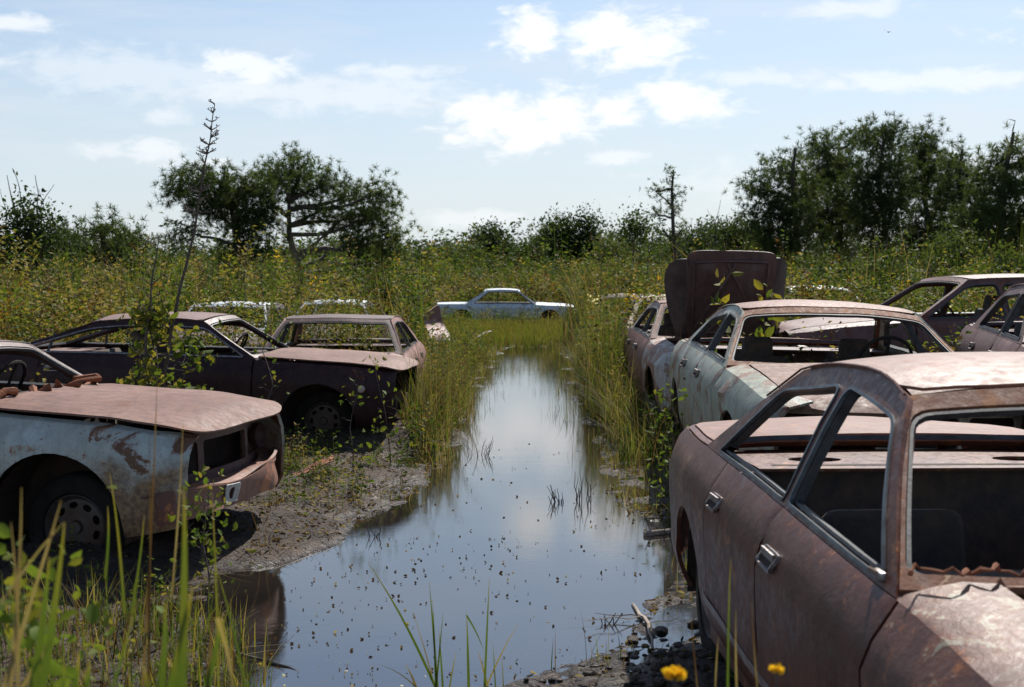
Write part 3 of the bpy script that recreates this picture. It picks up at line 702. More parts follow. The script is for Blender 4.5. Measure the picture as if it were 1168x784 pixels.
# ------------------------------------------------------------------ terrain
def hashn(ix, iy, s):
    h = (ix * 374761393 + iy * 668265263 + s * 1442695041) & 0xffffffff
    h = ((h ^ (h >> 13)) * 1274126177) & 0xffffffff; return ((h ^ (h >> 16)) & 0xffff) / 65535.0
def vn(x, y, s=0):
    ix = np.floor(x).astype(np.int64); iy = np.floor(y).astype(np.int64); fx = x - ix; fy = y - iy; fx = fx * fx * (3 - 2 * fx); fy = fy * fy * (3 - 2 * fy)
    return (hashn(ix, iy, s) * (1 - fx) + hashn(ix + 1, iy, s) * fx) * (1 - fy) + (hashn(ix, iy + 1, s) * (1 - fx) + hashn(ix + 1, iy + 1, s) * fx) * fy
def fbm(x, y, o=4, s=0):
    r = 0; a = .5; 
    for k in range(o): r = r + a * vn(x * 2 ** k, y * 2 ** k, s + k); a *= .5
    return r / (1 - .5 ** o)
SL = [(250, 800), (245, 745), (245, 700), (262, 655), (330, 634), (372, 612), (425, 594), (472, 578), (492, 545), (520, 500), (538, 450), (556, 415), (575, 401)]
SR_ = [(560, 800), (640, 765), (715, 735), (742, 700), (770, 662), (812, 630), (800, 606), (735, 596), (690, 560), (688, 530), (684, 500), (664, 455), (650, 420), (645, 401)]
def shore(L_):
    Y_ = []; X_ = []
    for px, py in L_: d = CAMZ * F / (py - HOR); Y_.append(d); X_.append((px - 584) / F * d)
    return np.array(Y_), np.array(X_)
LY, LX = shore(SL); RY, RX = shore(SR_)
MOUNDS = [(-3.9, 8.1, 2.1, .95, .10), (-3.3, 13.5, 2.2, .9, .13), (1.9, 4.5, .7, 2.2, .03)]
def landsd(x, y):
    w = (fbm(x * 2.2 + 50, y * 1.6 + 3, 4, 5) - .5) * (.34 + .020 * np.clip(y - 8, 0, 30) + .03 * np.clip(y - 14, 0, 12))
    xl = np.interp(y, LY, LX); xr = np.interp(y, RY, RX)
    sd = np.maximum(xl - x, x - xr) + w
    sd = np.maximum(sd, (y - 31.5) * .5)
    return sd
def hgt(x, y):
    x = np.asarray(x, float); y = np.asarray(y, float); sd = landsd(x, y)
    lo = np.clip(sd, -1, 0) * .35
    t = np.clip(sd / .9, 0, 1); z = np.where(sd > 0, .004 + .05 * t * t * (3 - 2 * t), lo)
    big = (fbm(x * .35 + 9, y * .35, 3, 11) - .5)
    f1 = np.clip(sd / .6, 0, 1)
    z = z + big * .10 * np.clip(sd / 2, 0, 1)
    z = z + (fbm(x * 1.3 + 7, y * 1.1, 3, 15) - .52) * .10 * np.clip(sd / .25, 0, 1) * np.clip((2.2 - sd) / 1.2, 0, 1) * (y < 14)
    z = z + (fbm(x * 5, y * 5, 5, 21) - .5) * .075 * (.35 + .65 * f1)
    z = z + (fbm(x * 22, y * 22, 3, 31) - .5) * .035 * np.clip(1.6 - y / 20, 0, 1)
    ry = np.clip((y - 7.2) / 1.5, 0, 1)
    z = z + ry * (.15 * np.clip((x - 1.15) / .9, 0, 1) + .16 * np.clip((x - 3.0) / .8, 0, 1)) * np.clip((60 - y) / 30, 0, 1)
    for (cx, cy, ax_, ay_, hh_) in MOUNDS: z = z + hh_ * np.clip(1.5 - np.sqrt(((x - cx) / ax_) ** 2 + ((y - cy) / ay_) ** 2), 0, .5) * 2
    return z
def H(x, y): return float(hgt(np.array([x]), np.array([y]))[0])
ys = [-6.0];
while ys[-1] < 1500: y = ys[-1]; ys.append(y + (.035 if 4.5 < y < 9 else .25 if y < 4.5 else max(.035, (y - 9) * .012 + .035)))
xs = [0.0]
while xs[-1] < 1200: x = xs[-1]; xs.append(x + (.035 if x < 2.6 else max(.035, (x - 2.6) * .045 + .035)))
xs = np.array([-v for v in xs[:0:-1]] + xs); ys = np.array(ys)
GX, GY = np.meshgrid(xs, ys); GZ = hgt(GX, GY)
V = np.stack([GX, GY, GZ], -1).reshape(-1, 3); nx, ny = len(xs), len(ys)
ii = (np.arange(ny - 1)[:, None] * nx + np.arange(nx - 1)[None]).ravel()
m, nt, b = mat('marsh_mud')
tc = nt.nodes.new('ShaderNodeTexCoord'); o_ = tc.outputs['Object']; sx = nt.nodes.new('ShaderNodeSeparateXYZ'); nt.links.new(o_, sx.inputs[0])
n1 = noise_(nt, o_, 1.3, 9, .75); n2 = noise_(nt, o_, 17, 9, .78, .6); n3 = noise_(nt, o_, 90, 4, .7)
vo = nt.nodes.new('ShaderNodeTexVoronoi'); vo.feature = 'DISTANCE_TO_EDGE'; vo.inputs['Scale'].default_value = 13
dv = nt.nodes.new('ShaderNodeVectorMath'); dv.operation = 'ADD'; nn = nt.nodes.new('ShaderNodeTexNoise'); nn.inputs['Scale'].default_value = 6; nt.links.new(o_, nn.inputs['Vector'])
sc3 = nt.nodes.new('ShaderNodeVectorMath'); sc3.operation = 'SCALE'; sc3.inputs['Scale'].default_value = .25; nt.links.new(nn.outputs['Color'], sc3.inputs[0]); nt.links.new(o_, dv.inputs[0]); nt.links.new(sc3.outputs[0], dv.inputs[1]); nt.links.new(dv.outputs[0], vo.inputs['Vector'])
c = mix(nt, ramp(nt, n1, [(.35, 0), (.65, 1)]), (.062, .038, .024), (.155, .102, .070))
c = mix(nt, ramp(nt, n2, [(.42, 0), (.56, 1)]), mix(nt, .85, c, (.05, .033, .024)), c)
c = mix(nt, ramp(nt, n3, [(.57, 0), (.67, .7)]), c, (.33, .27, .225))
c = mix(nt, ramp(nt, vo.outputs['Distance'], [(.0, .55), (.05, 0)]), c, (.03, .022, .016))
wet = ramp(nt, math_(nt, 'ADD', sx.outputs[2], math_(nt, 'MULTIPLY', math_(nt, 'SUBTRACT', n2, .5), .05)), [(.0, 1), (.035, 0)])
c = mix(nt, wet, c, mix(nt, .5, c, (.035, .024, .016)))
n5 = noise_(nt, o_, 3.2, 7, .7, .5); c = mix(nt, ramp(nt, n5, [(.44, .85), (.54, 0)]), c, (.034, .022, .015))
far = ramp(nt, math_(nt, 'MULTIPLY', sx.outputs[1], .02), [(.22, 0), (.5, 1)])
c = mix(nt, far, c, mix(nt, ramp(nt, n1, [(.4, 0), (.6, 1)]), (.05, .055, .02), (.09, .07, .03)))
nt.links.new(c, b.inputs['Base Color'])
nt.links.new(ramp(nt, wet, [(0, .85), (1, .24)]), b.inputs['Roughness'])
hh = math_(nt, 'ADD', math_(nt, 'MULTIPLY', n2, 1.0), math_(nt, 'ADD', math_(nt, 'MULTIPLY', n3, .35), math_(nt, 'MULTIPLY', ramp(nt, vo.outputs['Distance'], [(0, 0), (.1, 1)]), .25)))
bump(nt, b, hh, 1.0, .045)
g = mesh_np('ground', V, np.stack([ii, ii + 1, ii + nx + 1, ii + nx], 1), m, smooth=True); g['kind'] = 'structure'

# water
m, nt, b = mat('still_brown_water')
tc = nt.nodes.new('ShaderNodeTexCoord'); o_ = tc.outputs['Object']; mp = nt.nodes.new('ShaderNodeMapping'); mp.inputs['Scale'].default_value = (1, 1.6, 1); nt.links.new(o_, mp.inputs[0])
n1 = noise_(nt, mp.outputs[0], 2.2, 3, .5); n2 = noise_(nt, mp.outputs[0], 14, 3, .5); n3 = noise_(nt, o_, 1.1, 6, .65)
nt.links.new(mix(nt, ramp(nt, n3, [(.35, 0), (.65, 1)]), (.012, .010, .009), (.022, .018, .015)), b.inputs['Base Color'])
b.inputs['Roughness'].default_value = .012; b.inputs['IOR'].default_value = 2.8
sx = nt.nodes.new('ShaderNodeSeparateXYZ'); nt.links.new(o_, sx.inputs[0])
near = math_(nt, 'ADD', math_(nt, 'MULTIPLY', ramp(nt, math_(nt, 'MULTIPLY', sx.outputs[1], .1), [(.545, 1), (.64, 0)]), ramp(nt, n3, [(.42, 0), (.55, 7)] if False else [(.42, 0), (.55, 1)])), .02)
film = noise_(nt, o_, 46, 5, .7)
hh = math_(nt, 'ADD', math_(nt, 'ADD', n1, math_(nt, 'MULTIPLY', n2, .12)), math_(nt, 'MULTIPLY', math_(nt, 'MULTIPLY', film, near), 18))
bump(nt, b, hh, .014, .05)
bm = bmesh.new(); xs2 = np.linspace(-7, 5, 13); ys2 = np.linspace(1, 40, 14)
gv = [[bm.verts.new((x, y, 0)) for x in xs2] for y in ys2]
for j in range(13):
    for i in range(12): bm.faces.new((gv[j][i], gv[j][i + 1], gv[j + 1][i + 1], gv[j + 1][i]))
w = fin(bm, 'water', m, None); w['kind'] = 'structure'

# ------------------------------------------------------------------ vegetation generators (numpy)
FINE = [False]
class Acc:
    def __init__(s): s.V = []; s.F = []; s.T = []; s.n = 0
    def add(s, V, Fq, T): # V (n,k,3), Fq local faces (m,4), T (n,) or (n,k)
        n, k = V.shape[:2]; s.V.append(V.reshape(-1, 3)); base = s.n + np.arange(n)[:, None, None] * k
        s.F.append((base + np.asarray(Fq)[None]).reshape(-1, 4)); s.T.append(np.repeat(T, k) if T.ndim == 1 else T.ravel()); s.n += n * k
    def build(s, name, m, parent=None): return mesh_np(name, np.concatenate(s.V), np.concatenate(s.F), m, parent, np.concatenate(s.T))
def U(n, a=0., b=1.): return rng.uniform(a, b, n)
def blades(acc, P_, Hh, Wd, lean, az, tint, segs=3, droop=.25):
    n = len(P_); t = np.linspace(0, 1, segs + 1)
    dx, dy = np.cos(az), np.sin(az)
    tt = t[None]; hor = (lean[:, None] * Hh[:, None]) * tt ** 1.8; up = Hh[:, None] * (tt - droop * lean[:, None] * tt ** 2.6)
    C = np.stack([P_[:, 0, None] + dx[:, None] * hor, P_[:, 1, None] + dy[:, None] * hor, P_[:, 2, None] + up], -1)
    wa = az + np.pi / 2 + U(n, -.7, .7); ww = Wd[:, None] * (1 - tt ** 1.6 * .93) * .5
    off = np.stack([np.cos(wa)[:, None] * ww, np.sin(wa)[:, None] * ww, np.zeros_like(ww)], -1)
    V_ = np.stack([C - off, C + off], 2).reshape(n, -1, 3)
    T_ = np.repeat(tint[:, None] + (tint < .56)[:, None] * (t[None] ** 3) * U(n, 0, .22)[:, None], 2, 1)
    acc.add(V_, [(2 * i, 2 * i + 1, 2 * i + 3, 2 * i + 2) for i in range(segs)], T_)
def leaves(acc, P_, D, size, asp, tint):
    n = len(P_); D = D / np.linalg.norm(D, axis=1, keepdims=True); r = rng.normal(size=(n, 3)); S = np.cross(D, r); S /= np.linalg.norm(S, axis=1, keepdims=True) + 1e-9
    s = size[:, None]; Nn = np.cross(D, S)
    if FINE[0]:
        W_ = S * s * asp * .5; U_ = Nn * s
        V_ = np.stack([P_, P_ + D * s * .28 + W_ * .85 + U_ * .07, P_ + D * s * .66 + W_ * .80 + U_ * .05, P_ + D * s - U_ * .14, P_ + D * s * .66 - W_ * .80 + U_ * .05, P_ + D * s * .28 - W_ * .85 + U_ * .07], 1)
        acc.add(V_, [(0, 1, 2, 3), (0, 3, 4, 5)], tint); return
    V_ = np.stack([P_, P_ + D * s * .45 + S * s * asp * .5 + Nn * s * .08, P_ + D * s - Nn * s * .1, P_ + D * s * .5 - S * s * asp * .5 + Nn * s * .08], 1)
    acc.add(V_, [(0, 1, 2, 3)], tint)
def rdir(n, up=0.0):
    d = rng.normal(size=(n, 3)); d /= np.linalg.norm(d, axis=1, keepdims=True); d[:, 2] += up; return d
def land(x, y, zoff=-.02): return np.stack([x, y, hgt(x, y) + zoff], 1)
CARS = [o for o in bpy.data.objects if o.get('category') == 'car']
def clear_of_cars(x, y, pad=.02, only=None):
    ok = np.ones(len(x), bool)
    for c in CARS:
        Lc, Wc = (5.1 if 'coupe' in c.name else 4.85), .90
        a = c.rotation_euler.z; dx = x - c.location.x; dy = y - c.location.y
        u = dx * math.cos(a) + dy * math.sin(a); v = -dx * math.sin(a) + dy * math.cos(a)
        ok &= ~((np.abs(u) < Lc / 2 + pad) & (np.abs(v) < Wc + pad))
    return ok
def scatter(n, x0, x1, y0, y1, dens=None, sdmin=None, sdmax=None, wedge=False, cars=.03):
    y = U(n, y0, y1)
    x = U(n, x0, x1) if not wedge else U(n, x0, x1) * y   # wedge: x0,x1 are slopes
    ok = np.ones(n, bool)
    if dens: ok &= U(n) < dens(x, y)
    if sdmin is not None or sdmax is not None:
        sd = landsd(x, y)
        if sdmin is not None: ok &= sd > sdmin
        if sdmax is not None: ok &= sd < sdmax
    if cars is not None: ok &= clear_of_cars(x, y, cars)
    return x[ok], y[ok]
def pick(n, table):
    """table of (weight, lo, hi) tint ranges"""
    w = np.array([t[0] for t in table], float); k = rng.choice(len(table), n, p=w / w.sum()); lo = np.array([t[1] for t in table])[k]; hi = np.array([t[2] for t in table])[k]
    return lo + (hi - lo) * U(n)
def grassfield(acc, x, y, h0, h1, w, lean, table, k=1, spread=.05, segs=3, fade=0):
    n = len(x)
    if n == 0: return
    if k > 1: x = np.repeat(x, k) + rng.normal(size=n * k) * spread; y = np.repeat(y, k) + rng.normal(size=n * k) * spread; n *= k
    blades(acc, land(x, y), U(n, h0, h1) * (.5 + 1.0 * fbm(x * .9, y * .8, 2, 77)) * (1 - fade * np.clip((y - 14) / 17, 0, 1)), U(n, w * .6, w * 1.3), U(n, 0, lean) ** 1.0, U(n, 0, 6.283), pick(n, table), segs)
def weedfield(acc, x, y, h0, h1, m=22, leaf=.07, table=None, flower=.0, asp=.45, stemw=.008, side=.14, zoff=0):
    n = len(x)
    if n == 0: return
    base = land(x, y); hh = U(n, h0, h1) * (.30 + 1.35 * fbm(x * .8 + 4, y * .55, 4, 60)) * np.where(rng.random(n) < .06, 1.28, 1); az = U(n, 0, 6.283); ln = U(n, 0, .28)
    blades(acc, base, hh, np.full(n, stemw), ln, az, pick(n, [(3, .74, .84), (1, .30, .45)]), 3)
    t = U(n * m, .18, 1.0); r = np.repeat(np.arange(n), m)
    hor = ln[r] * hh[r] * t ** 1.8; a2 = U(n * m, 0, 6.283); rad = side * U(n * m) * (1.15 - t * .95)
    p = np.stack([base[r, 0] + np.cos(az[r]) * hor + np.cos(a2) * rad, base[r, 1] + np.sin(az[r]) * hor + np.sin(a2) * rad, base[r, 2] + hh[r] * t * (1 - .1 * ln[r])], 1)
    d = np.stack([np.cos(a2), np.sin(a2), U(n * m, -.3, .9)], 1)
    leaves(acc, p, d, U(n * m, leaf * .5, leaf * 1.3), asp, np.clip(pick(n, table)[r] + ((fbm(x * .8, y * .5, 4, 61) - .5) * .55)[r] + U(n * m, -.06, .06), 0, .86))
    if flower > 0:
        k = (U(n) < flower * 2.2) & (fbm(x * .5 + 20, y * .35, 3, 64) > .56); q = np.nonzero(k)[0]; mm = 16; r = np.repeat(q, mm)
        hor = ln[r] * hh[r]; p = np.stack([base[r, 0] + np.cos(az[r]) * hor, base[r, 1] + np.sin(az[r]) * hor, base[r, 2] + hh[r] * (1 - .25 * ln[r] - U(len(r), 0, .1))], 1) + rng.normal(size=(len(r), 3)) * .045
        leaves(acc, p, rdir(len(r), .3), U(len(r), .02, .045), .8, np.repeat(pick(len(q), [(5, .90, .955), (1, .99, 1)]), mm))

G_GREEN = [(5, .12, .42), (1.2, .42, .52), (2, .60, .72), (3, .70, .84)]
G_STRAW = [(3, .28, .5), (4, .58, .68), (2, .7, .82)]
W_GREEN = [(5, .22, .46), (2, .46, .55), (1, .62, .74), (1, .74, .84)]
W_YEL = [(4.5, .44, .57), (3, .26, .46), (3, .60, .84)]

FINE[0] = True
# grass on the two banks ---------------------------------------------
a = Acc()
pxl = lambda x, y: 584 + F * x / y
lb = lambda x, y: (pxl(x, y) > 452 + np.clip(14 - y, 0, 4) * 12)
x, y = scatter(5800, -2.6, -.35, 9.6, 31, lambda x, y: lb(x, y) * (landsd(x, y) > .12 * (y > 14)) * np.clip(1.2 * fbm(x * 1.4, y * .9, 3, 40) ** 1.2 + np.where(y > 12.2, .25, -.45), 0, 1), sdmin=-.05)
grassfield(a, x, y, .18, .66, .007, .75, [(5, .08, .40), (1, .42, .5), (2, .60, .70), (4, .70, .84)], 4, .05, fade=.6)
x, y = scatter(4200, -2.4, -.3, 10.6, 30, lambda x, y: lb(x, y) * np.clip(fbm(x * 1.1, y, 3, 41), 0, 1), sdmin=-.1)
grassfield(a, x, y, .25, .75, .006, .9, G_STRAW, 3, .05, fade=.6)
x, y = scatter(1500, -2.2, -.45, 10.8, 28, lb, sdmin=.05)
weedfield(a, x, y, .25, .75, 24, .045, W_GREEN, 0, side=.10)
x, y = scatter(9000, .9, 3.2, 11.2, 31, lambda x, y: np.clip(fbm(x * 1.3, y * .9, 3, 44) + .25, 0, 1), sdmin=.15)
grassfield(a, x, y, .25, .70, .007, 1.1, G_STRAW + [(4, .18, .44)], 4, .05, fade=.45)
x, y = scatter(1800, 1.05, 3.2, 8.6, 12.5, lambda x, y: np.where(x > 2.05 - .07 * y, .9, .06), sdmin=.2)
grassfield(a, x, y, .15, .55, .007, .8, G_GREEN, 4, .05)
x, y = scatter(1400, .95, 2.6, 8.8, 28, lambda x, y: np.where((x > 2.05 - .07 * y) | (y > 12.8), .8, .03), sdmin=.15)
weedfield(a, x, y, .2, .7, 26, .05, W_GREEN, 0, side=.12)
x, y = scatter(2200, .9, 2.4, 12.8, 25, lambda x, y: np.where(y > 15, .9, .22) * (pxl(x, y) > 672 + 8 * (y < 15)), sdmin=.02)
k = y > 15.2
grassfield(a, x[k], y[k], 1.0, 1.5, .009, .5, G_STRAW + [(6, .15, .45)], 5, .07)
grassfield(a, x[~k], y[~k], .5, .9, .008, .8, G_STRAW + [(6, .15, .45)], 5, .06)
x, y = scatter(900, .95, 2.1, 9.8, 24, lambda x, y: np.where(y > 12, .6, .15), sdmin=.05)
grassfield(a, x, y, .6, 1.1, .006, 1.25, [(4, .58, .70), (3, .70, .82), (2, .3, .5)], 3, .05, 5)
x, y = scatter(900, -2.6, -.5, 10.5, 19, lb, sdmin=.0)
grassfield(a, x, y, .5, 1.0, .006, .9, [(3, .58, .70), (4, .70, .84), (2, .3, .5)], 3, .05, 5)
x, y = scatter(520, -1.0, 1.4, 12, 30.5, lambda x, y: np.clip((y - 13) / 12, .03, 1) * (fbm(x * 1.2 + 8, y * .5, 3, 93) > .5), sdmax=0)
grassfield(a, x, y, .10, .40, .007, .5, G_GREEN, 16, .07)
tag(a.build('bank_grass', M['weed']), 'green and straw coloured grass lining both banks of the water', 'grass', kind='stuff')

# sparse blades on the open mud  and in the water ---------------------
a = Acc()
x, y = scatter(1700, -4.2, 1.2, 5.4, 12, lambda x, y: np.where(fbm(x * 1.2, y * 1.2, 2, 50) > .55, 1, .12), sdmin=.03)
grassfield(a, x, y, .05, .24, .005, .9, G_GREEN + [(4, .6, .84)], 4, .04)
x, y = scatter(700, -2.6, -.7, 4.7, 6.1, None, sdmin=-.1)
grassfield(a, x, y, .08, .30, .007, .7, [(6, .2, .48), (2, .5, .58), (5, .6, .84)], 3, .04)
x, y = scatter(420, -4.0, -.6, 5.6, 12.5, lambda x, y: np.where(fbm(x * 1.4, y * 1.4, 2, 51) > .5, 1, .2), sdmin=.05)
weedfield(a, x, y, .08, .30, 16, .035, [(5, .3, .5), (2, .5, .58)], 0, side=.07, stemw=.005)
x, y = scatter(420, .55, 1.3, 7.0, 14, None, sdmin=-.05)
grassfield(a, x, y, .05, .22, .005, .8, G_STRAW, 3, .05)
x, y = scatter(260, -.9, 1.3, 11.5, 31, lambda x, y: np.where(y > 17, 1., .25), sdmax=0, sdmin=-.45)
grassfield(a, x, y, .10, .36, .007, .35, G_GREEN, 6, .06)
x, y = scatter(260, -1.2, 1.9, 30.5, 32, None)
grassfield(a, x, y, .10, .28, .010, .4, G_GREEN, 4, .06)
x, y = scatter(520, -3.4, -.7, 7.6, 12.2, lambda x, y: fbm(x * 1.6 + 3, y * 1.3, 3, 94) > .50, sdmin=.04)
weedfield(a, x, y, .10, .34, 20, .035, [(3, .3, .5), (2, .50, .58), (3, .66, .80)], 0, side=.09, stemw=.004)
grassfield(a, x, y, .08, .40, .005, 1.0, [(3, .2, .48), (3, .6, .84)], 4, .06)
tag(a.build('mud_grass', M['weed']), 'sparse young grass sprouting from mud and shallow water', 'grass', kind='stuff')

FINE[0] = False
# marsh grass between the water and the far coupe ---------------------
a = Acc()
x, y = scatter(3000, -.10, .085, 40, 45.8, None, wedge=True)
grassfield(a, x, y, .12, .32, .014, .5, G_STRAW + [(6, .2, .5)], 3, .08)
x, y = scatter(16000, -.10, .085, 31.5, 45.5, None, wedge=True)
grassfield(a, x, y, .14, .36, .012, .5, [(7, .32, .5), (1, .5, .56), (2, .6, .76)], 2, .08)
x, y = scatter(9000, -.5, .5, 33, 75, lambda x, y: (y > 49) | (np.abs(x / y) > .062), wedge=True)
grassfield(a, x, y, .5, 1.1, .02, .6, G_GREEN + G_STRAW, 3, .12)
x, y = scatter(240, -.075, .06, 41.5, 45.7, None, wedge=True)
weedfield(a, x, y, .25, .65, 26, .07, W_GREEN, 0, side=.25, stemw=.02)
tag(a.build('marsh_grass', M['weed']), 'bright green marsh grass beyond the end of the water', 'grass', kind='stuff')

# tall yellow-green weeds on the left ---------------------------------
a = Acc()
x, y = scatter(2600, -12.5, -2.0, 14.9, 24, lambda x, y: np.where(x < -.13 * y + .3, .95, .4) * np.clip((fbm(x * .9, y * .7, 3, 66) - .32) * 5, .12, 1), cars=.1)
weedfield(a, x, y, 1.10, 1.85, 70, .070, [(5, .48, .58), (3, .28, .46), (3, .62, .84)], 0, side=.26, stemw=.011)
x, y = scatter(2600, -.55, -.07, 24, 44, None, wedge=True, cars=.1)
weedfield(a, x, y, 1.1, 2.1, 50, .10, W_GREEN + W_YEL, .02, side=.38, stemw=.016)
x, y = scatter(500, -6.9, -3.0, 9.7, 11.4, None, cars=.02)
weedfield(a, x, y, .25, .8, 26, .05, W_YEL, .02, side=.14)
x, y = scatter(1500, -.42, -.10, 17, 46, lambda x, y: fbm(x * .5, y * .4, 2, 63) > .5, wedge=True, cars=.1)
grassfield(a, x, y, 1.3, 2.1, .018, .5, G_STRAW + [(5, .2, .45)], 7, .10)
x, y = scatter(500, -6.5, -1.8, 17.5, 26, lambda x, y: x < -.10 * y, cars=None)
weedfield(a, x, y, .9, 1.35, 50, .06, W_YEL, .02, side=.26, stemw=.010)
for (n_, s0, s1, y0, y1, th) in ((700, -.42, -.10, 19, 44, .52), ):
    x, y = scatter(n_, s0, s1, y0, y1, lambda x, y: fbm(x * .35 + 30, y * .25, 3, 67) > th, wedge=True, cars=.2)
    grassfield(a, x, y, 1.3, 2.0, .028, .8, [(6, .04, .32), (2, .34, .48), (3, .62, .84)], 12, .25, 4)
tag(a.build('yellow_weeds', M['weed']), 'mass of tall yellow green weeds behind the wrecks on the left', 'weeds', kind='stuff')
# tall weeds on the right ---------------------------------------------
a = Acc()
x, y = scatter(2600, .10, .50, 14.5, 27, lambda x, y: np.where(x > .16 * y, 1, .35), wedge=True, cars=.1)
weedfield(a, x, y, .95, 1.5, 50, .06, W_GREEN + W_YEL, .025, side=.2, stemw=.011)
x, y = scatter(1500, 1.6, 8.5, 11.5, 16, lambda x, y: x > 1.6 + (y < 12.2) * 1.4, cars=.05)
weedfield(a, x, y, .5, 1.15, 44, .055, W_GREEN, .05, side=.18)
x, y = scatter(4000, .055, .5, 27, 50, None, wedge=True, cars=.1)
grassfield(a, x, y, 1.0, 2.0, .02, .45, G_GREEN + G_STRAW, 4, .15)
x, y = scatter(2000, .055, .5, 27, 48, None, wedge=True, cars=.1)
weedfield(a, x, y, 1.0, 1.9, 44, .09, W_GREEN + W_YEL, .015, side=.35, stemw=.016)
x, y = scatter(1100, 1.0, 4.6, 15.6, 27, lambda x, y: x > .062 * y, cars=None)
weedfield(a, x, y, .85, 1.45, 46, .06, W_GREEN + [(3, .6, .8)], .02, side=.24, stemw=.010)
x, y = scatter(90, 1.5, 3.4, 8.9, 15, None, cars=None)
weedfield(a, x, y, .7, 1.15, 26, .05, W_GREEN, 0, side=.18, stemw=.008)
x, y = scatter(900, .05, .45, 21, 46, lambda x, y: fbm(x * .35 + 60, y * .25, 3, 68) > .5, wedge=True, cars=.2)
grassfield(a, x, y, 1.1, 1.9, .026, .8, [(6, .04, .32), (2, .34, .46), (4, .62, .84)], 12, .25, 4)
tag(a.build('flowering_weeds', M['weed']), 'tall flowering weeds and grasses behind the wrecks on the right', 'weeds', kind='stuff')
# middle distance scrub ------------------------------------------------
a = Acc()
x, y = scatter(3200, -.10, .09, 49, 66, None, wedge=True)
weedfield(a, x, y, .7, 1.7, 40, .13, W_GREEN + [(3, .6, .8)], .03, side=.5, stemw=.025)
x, y = scatter(5500, -.45, .45, 68, 120, None, wedge=True)
weedfield(a, x, y, 1.4, 3.7, 40, .22, [(5, .15, .42), (1, .5, .7)], .0, side=.8, stemw=.04)
x, y = scatter(260, -.12, .10, 52, 85, lambda x, y: fbm(x * .2 + 60, y * .2, 3, 69) > .5, wedge=True)
grassfield(a, x, y, 1.2, 2.6, .06, .8, [(6, .04, .30), (2, .34, .45), (3, .66, .84)], 14, .4, 4)
tag(a.build('distant_scrub', M['weed']), 'distant green scrub filling the marsh to the treeline', 'scrub', kind='stuff')
a = Acc()
x, y = scatter(7000, -.55, .55, 110, 200, None, wedge=True)
weedfield(a, x, y, 2.8, 5.6, 36, .5, [(5, .05, .28)], .0, side=1.7, stemw=.1)
tag(a.build('far_treeline', M['weed']), 'low far treeline along the horizon', 'treeline', kind='stuff')

# ------------------------------------------------------------------ trees
def limb(bm, p0, p1, r0, r1, wob=.08, n=6, sag=0, sides=6):
    p0, p1 = Vector(p0), Vector(p1); L_ = (p1 - p0).length; pts = []; rr = []
    o = Vector((random.uniform(-9, 9),) * 3)
    for i in range(n + 1):
        t = i / n; q = p0.lerp(p1, t) + mnoise.noise_vector(o + Vector((t * 2.5, 0, 0))) * wob * L_ * math.sin(math.pi * t); q.z += sag * math.sin(math.pi * t)
        pts.append(q); rr.append(r0 + (r1 - r0) * t)
    tube(bm, pts, rr, sides); return pts
def tufts(acc, C, n_per, tuft_r, nl, nw, nn, tint0):
    """clusters of needle tufts round the points C"""
    n = len(C); P_ = np.repeat(C, n_per, 0) + rng.normal(size=(n * n_per, 3)) * tuft_r * np.array([1, 1, .75]); D = (P_ - np.repeat(C, n_per, 0)); D /= np.linalg.norm(D, axis=1, keepdims=True) + 1e-6; D[:, 2] += .35
    tt = np.repeat(np.clip(tint0 + rng.normal(size=n) * .12, 0, 1), n_per)
    Pn = np.repeat(P_, nn, 0); Dn = np.repeat(D, nn, 0) * .35 + rng.normal(size=(len(Pn), 3)) * .6; Dn /= np.linalg.norm(Dn, axis=1, keepdims=True)
    S = np.cross(Dn, rng.normal(size=Dn.shape)); S /= np.linalg.norm(S, axis=1, keepdims=True); l = (U(len(Pn), .6, 1.1) * nl)[:, None]
    V_ = np.stack([Pn - S * nw * .5, Pn + S * nw * .5, Pn + Dn * l + S * nw * .2, Pn + Dn * l - S * nw * .2], 1)
    acc.add(V_, [(0, 1, 2, 3)], np.repeat(tt, nn) + np.repeat(rng.normal(size=len(P_)) * .10, nn) + U(len(Pn), -.06, .10))
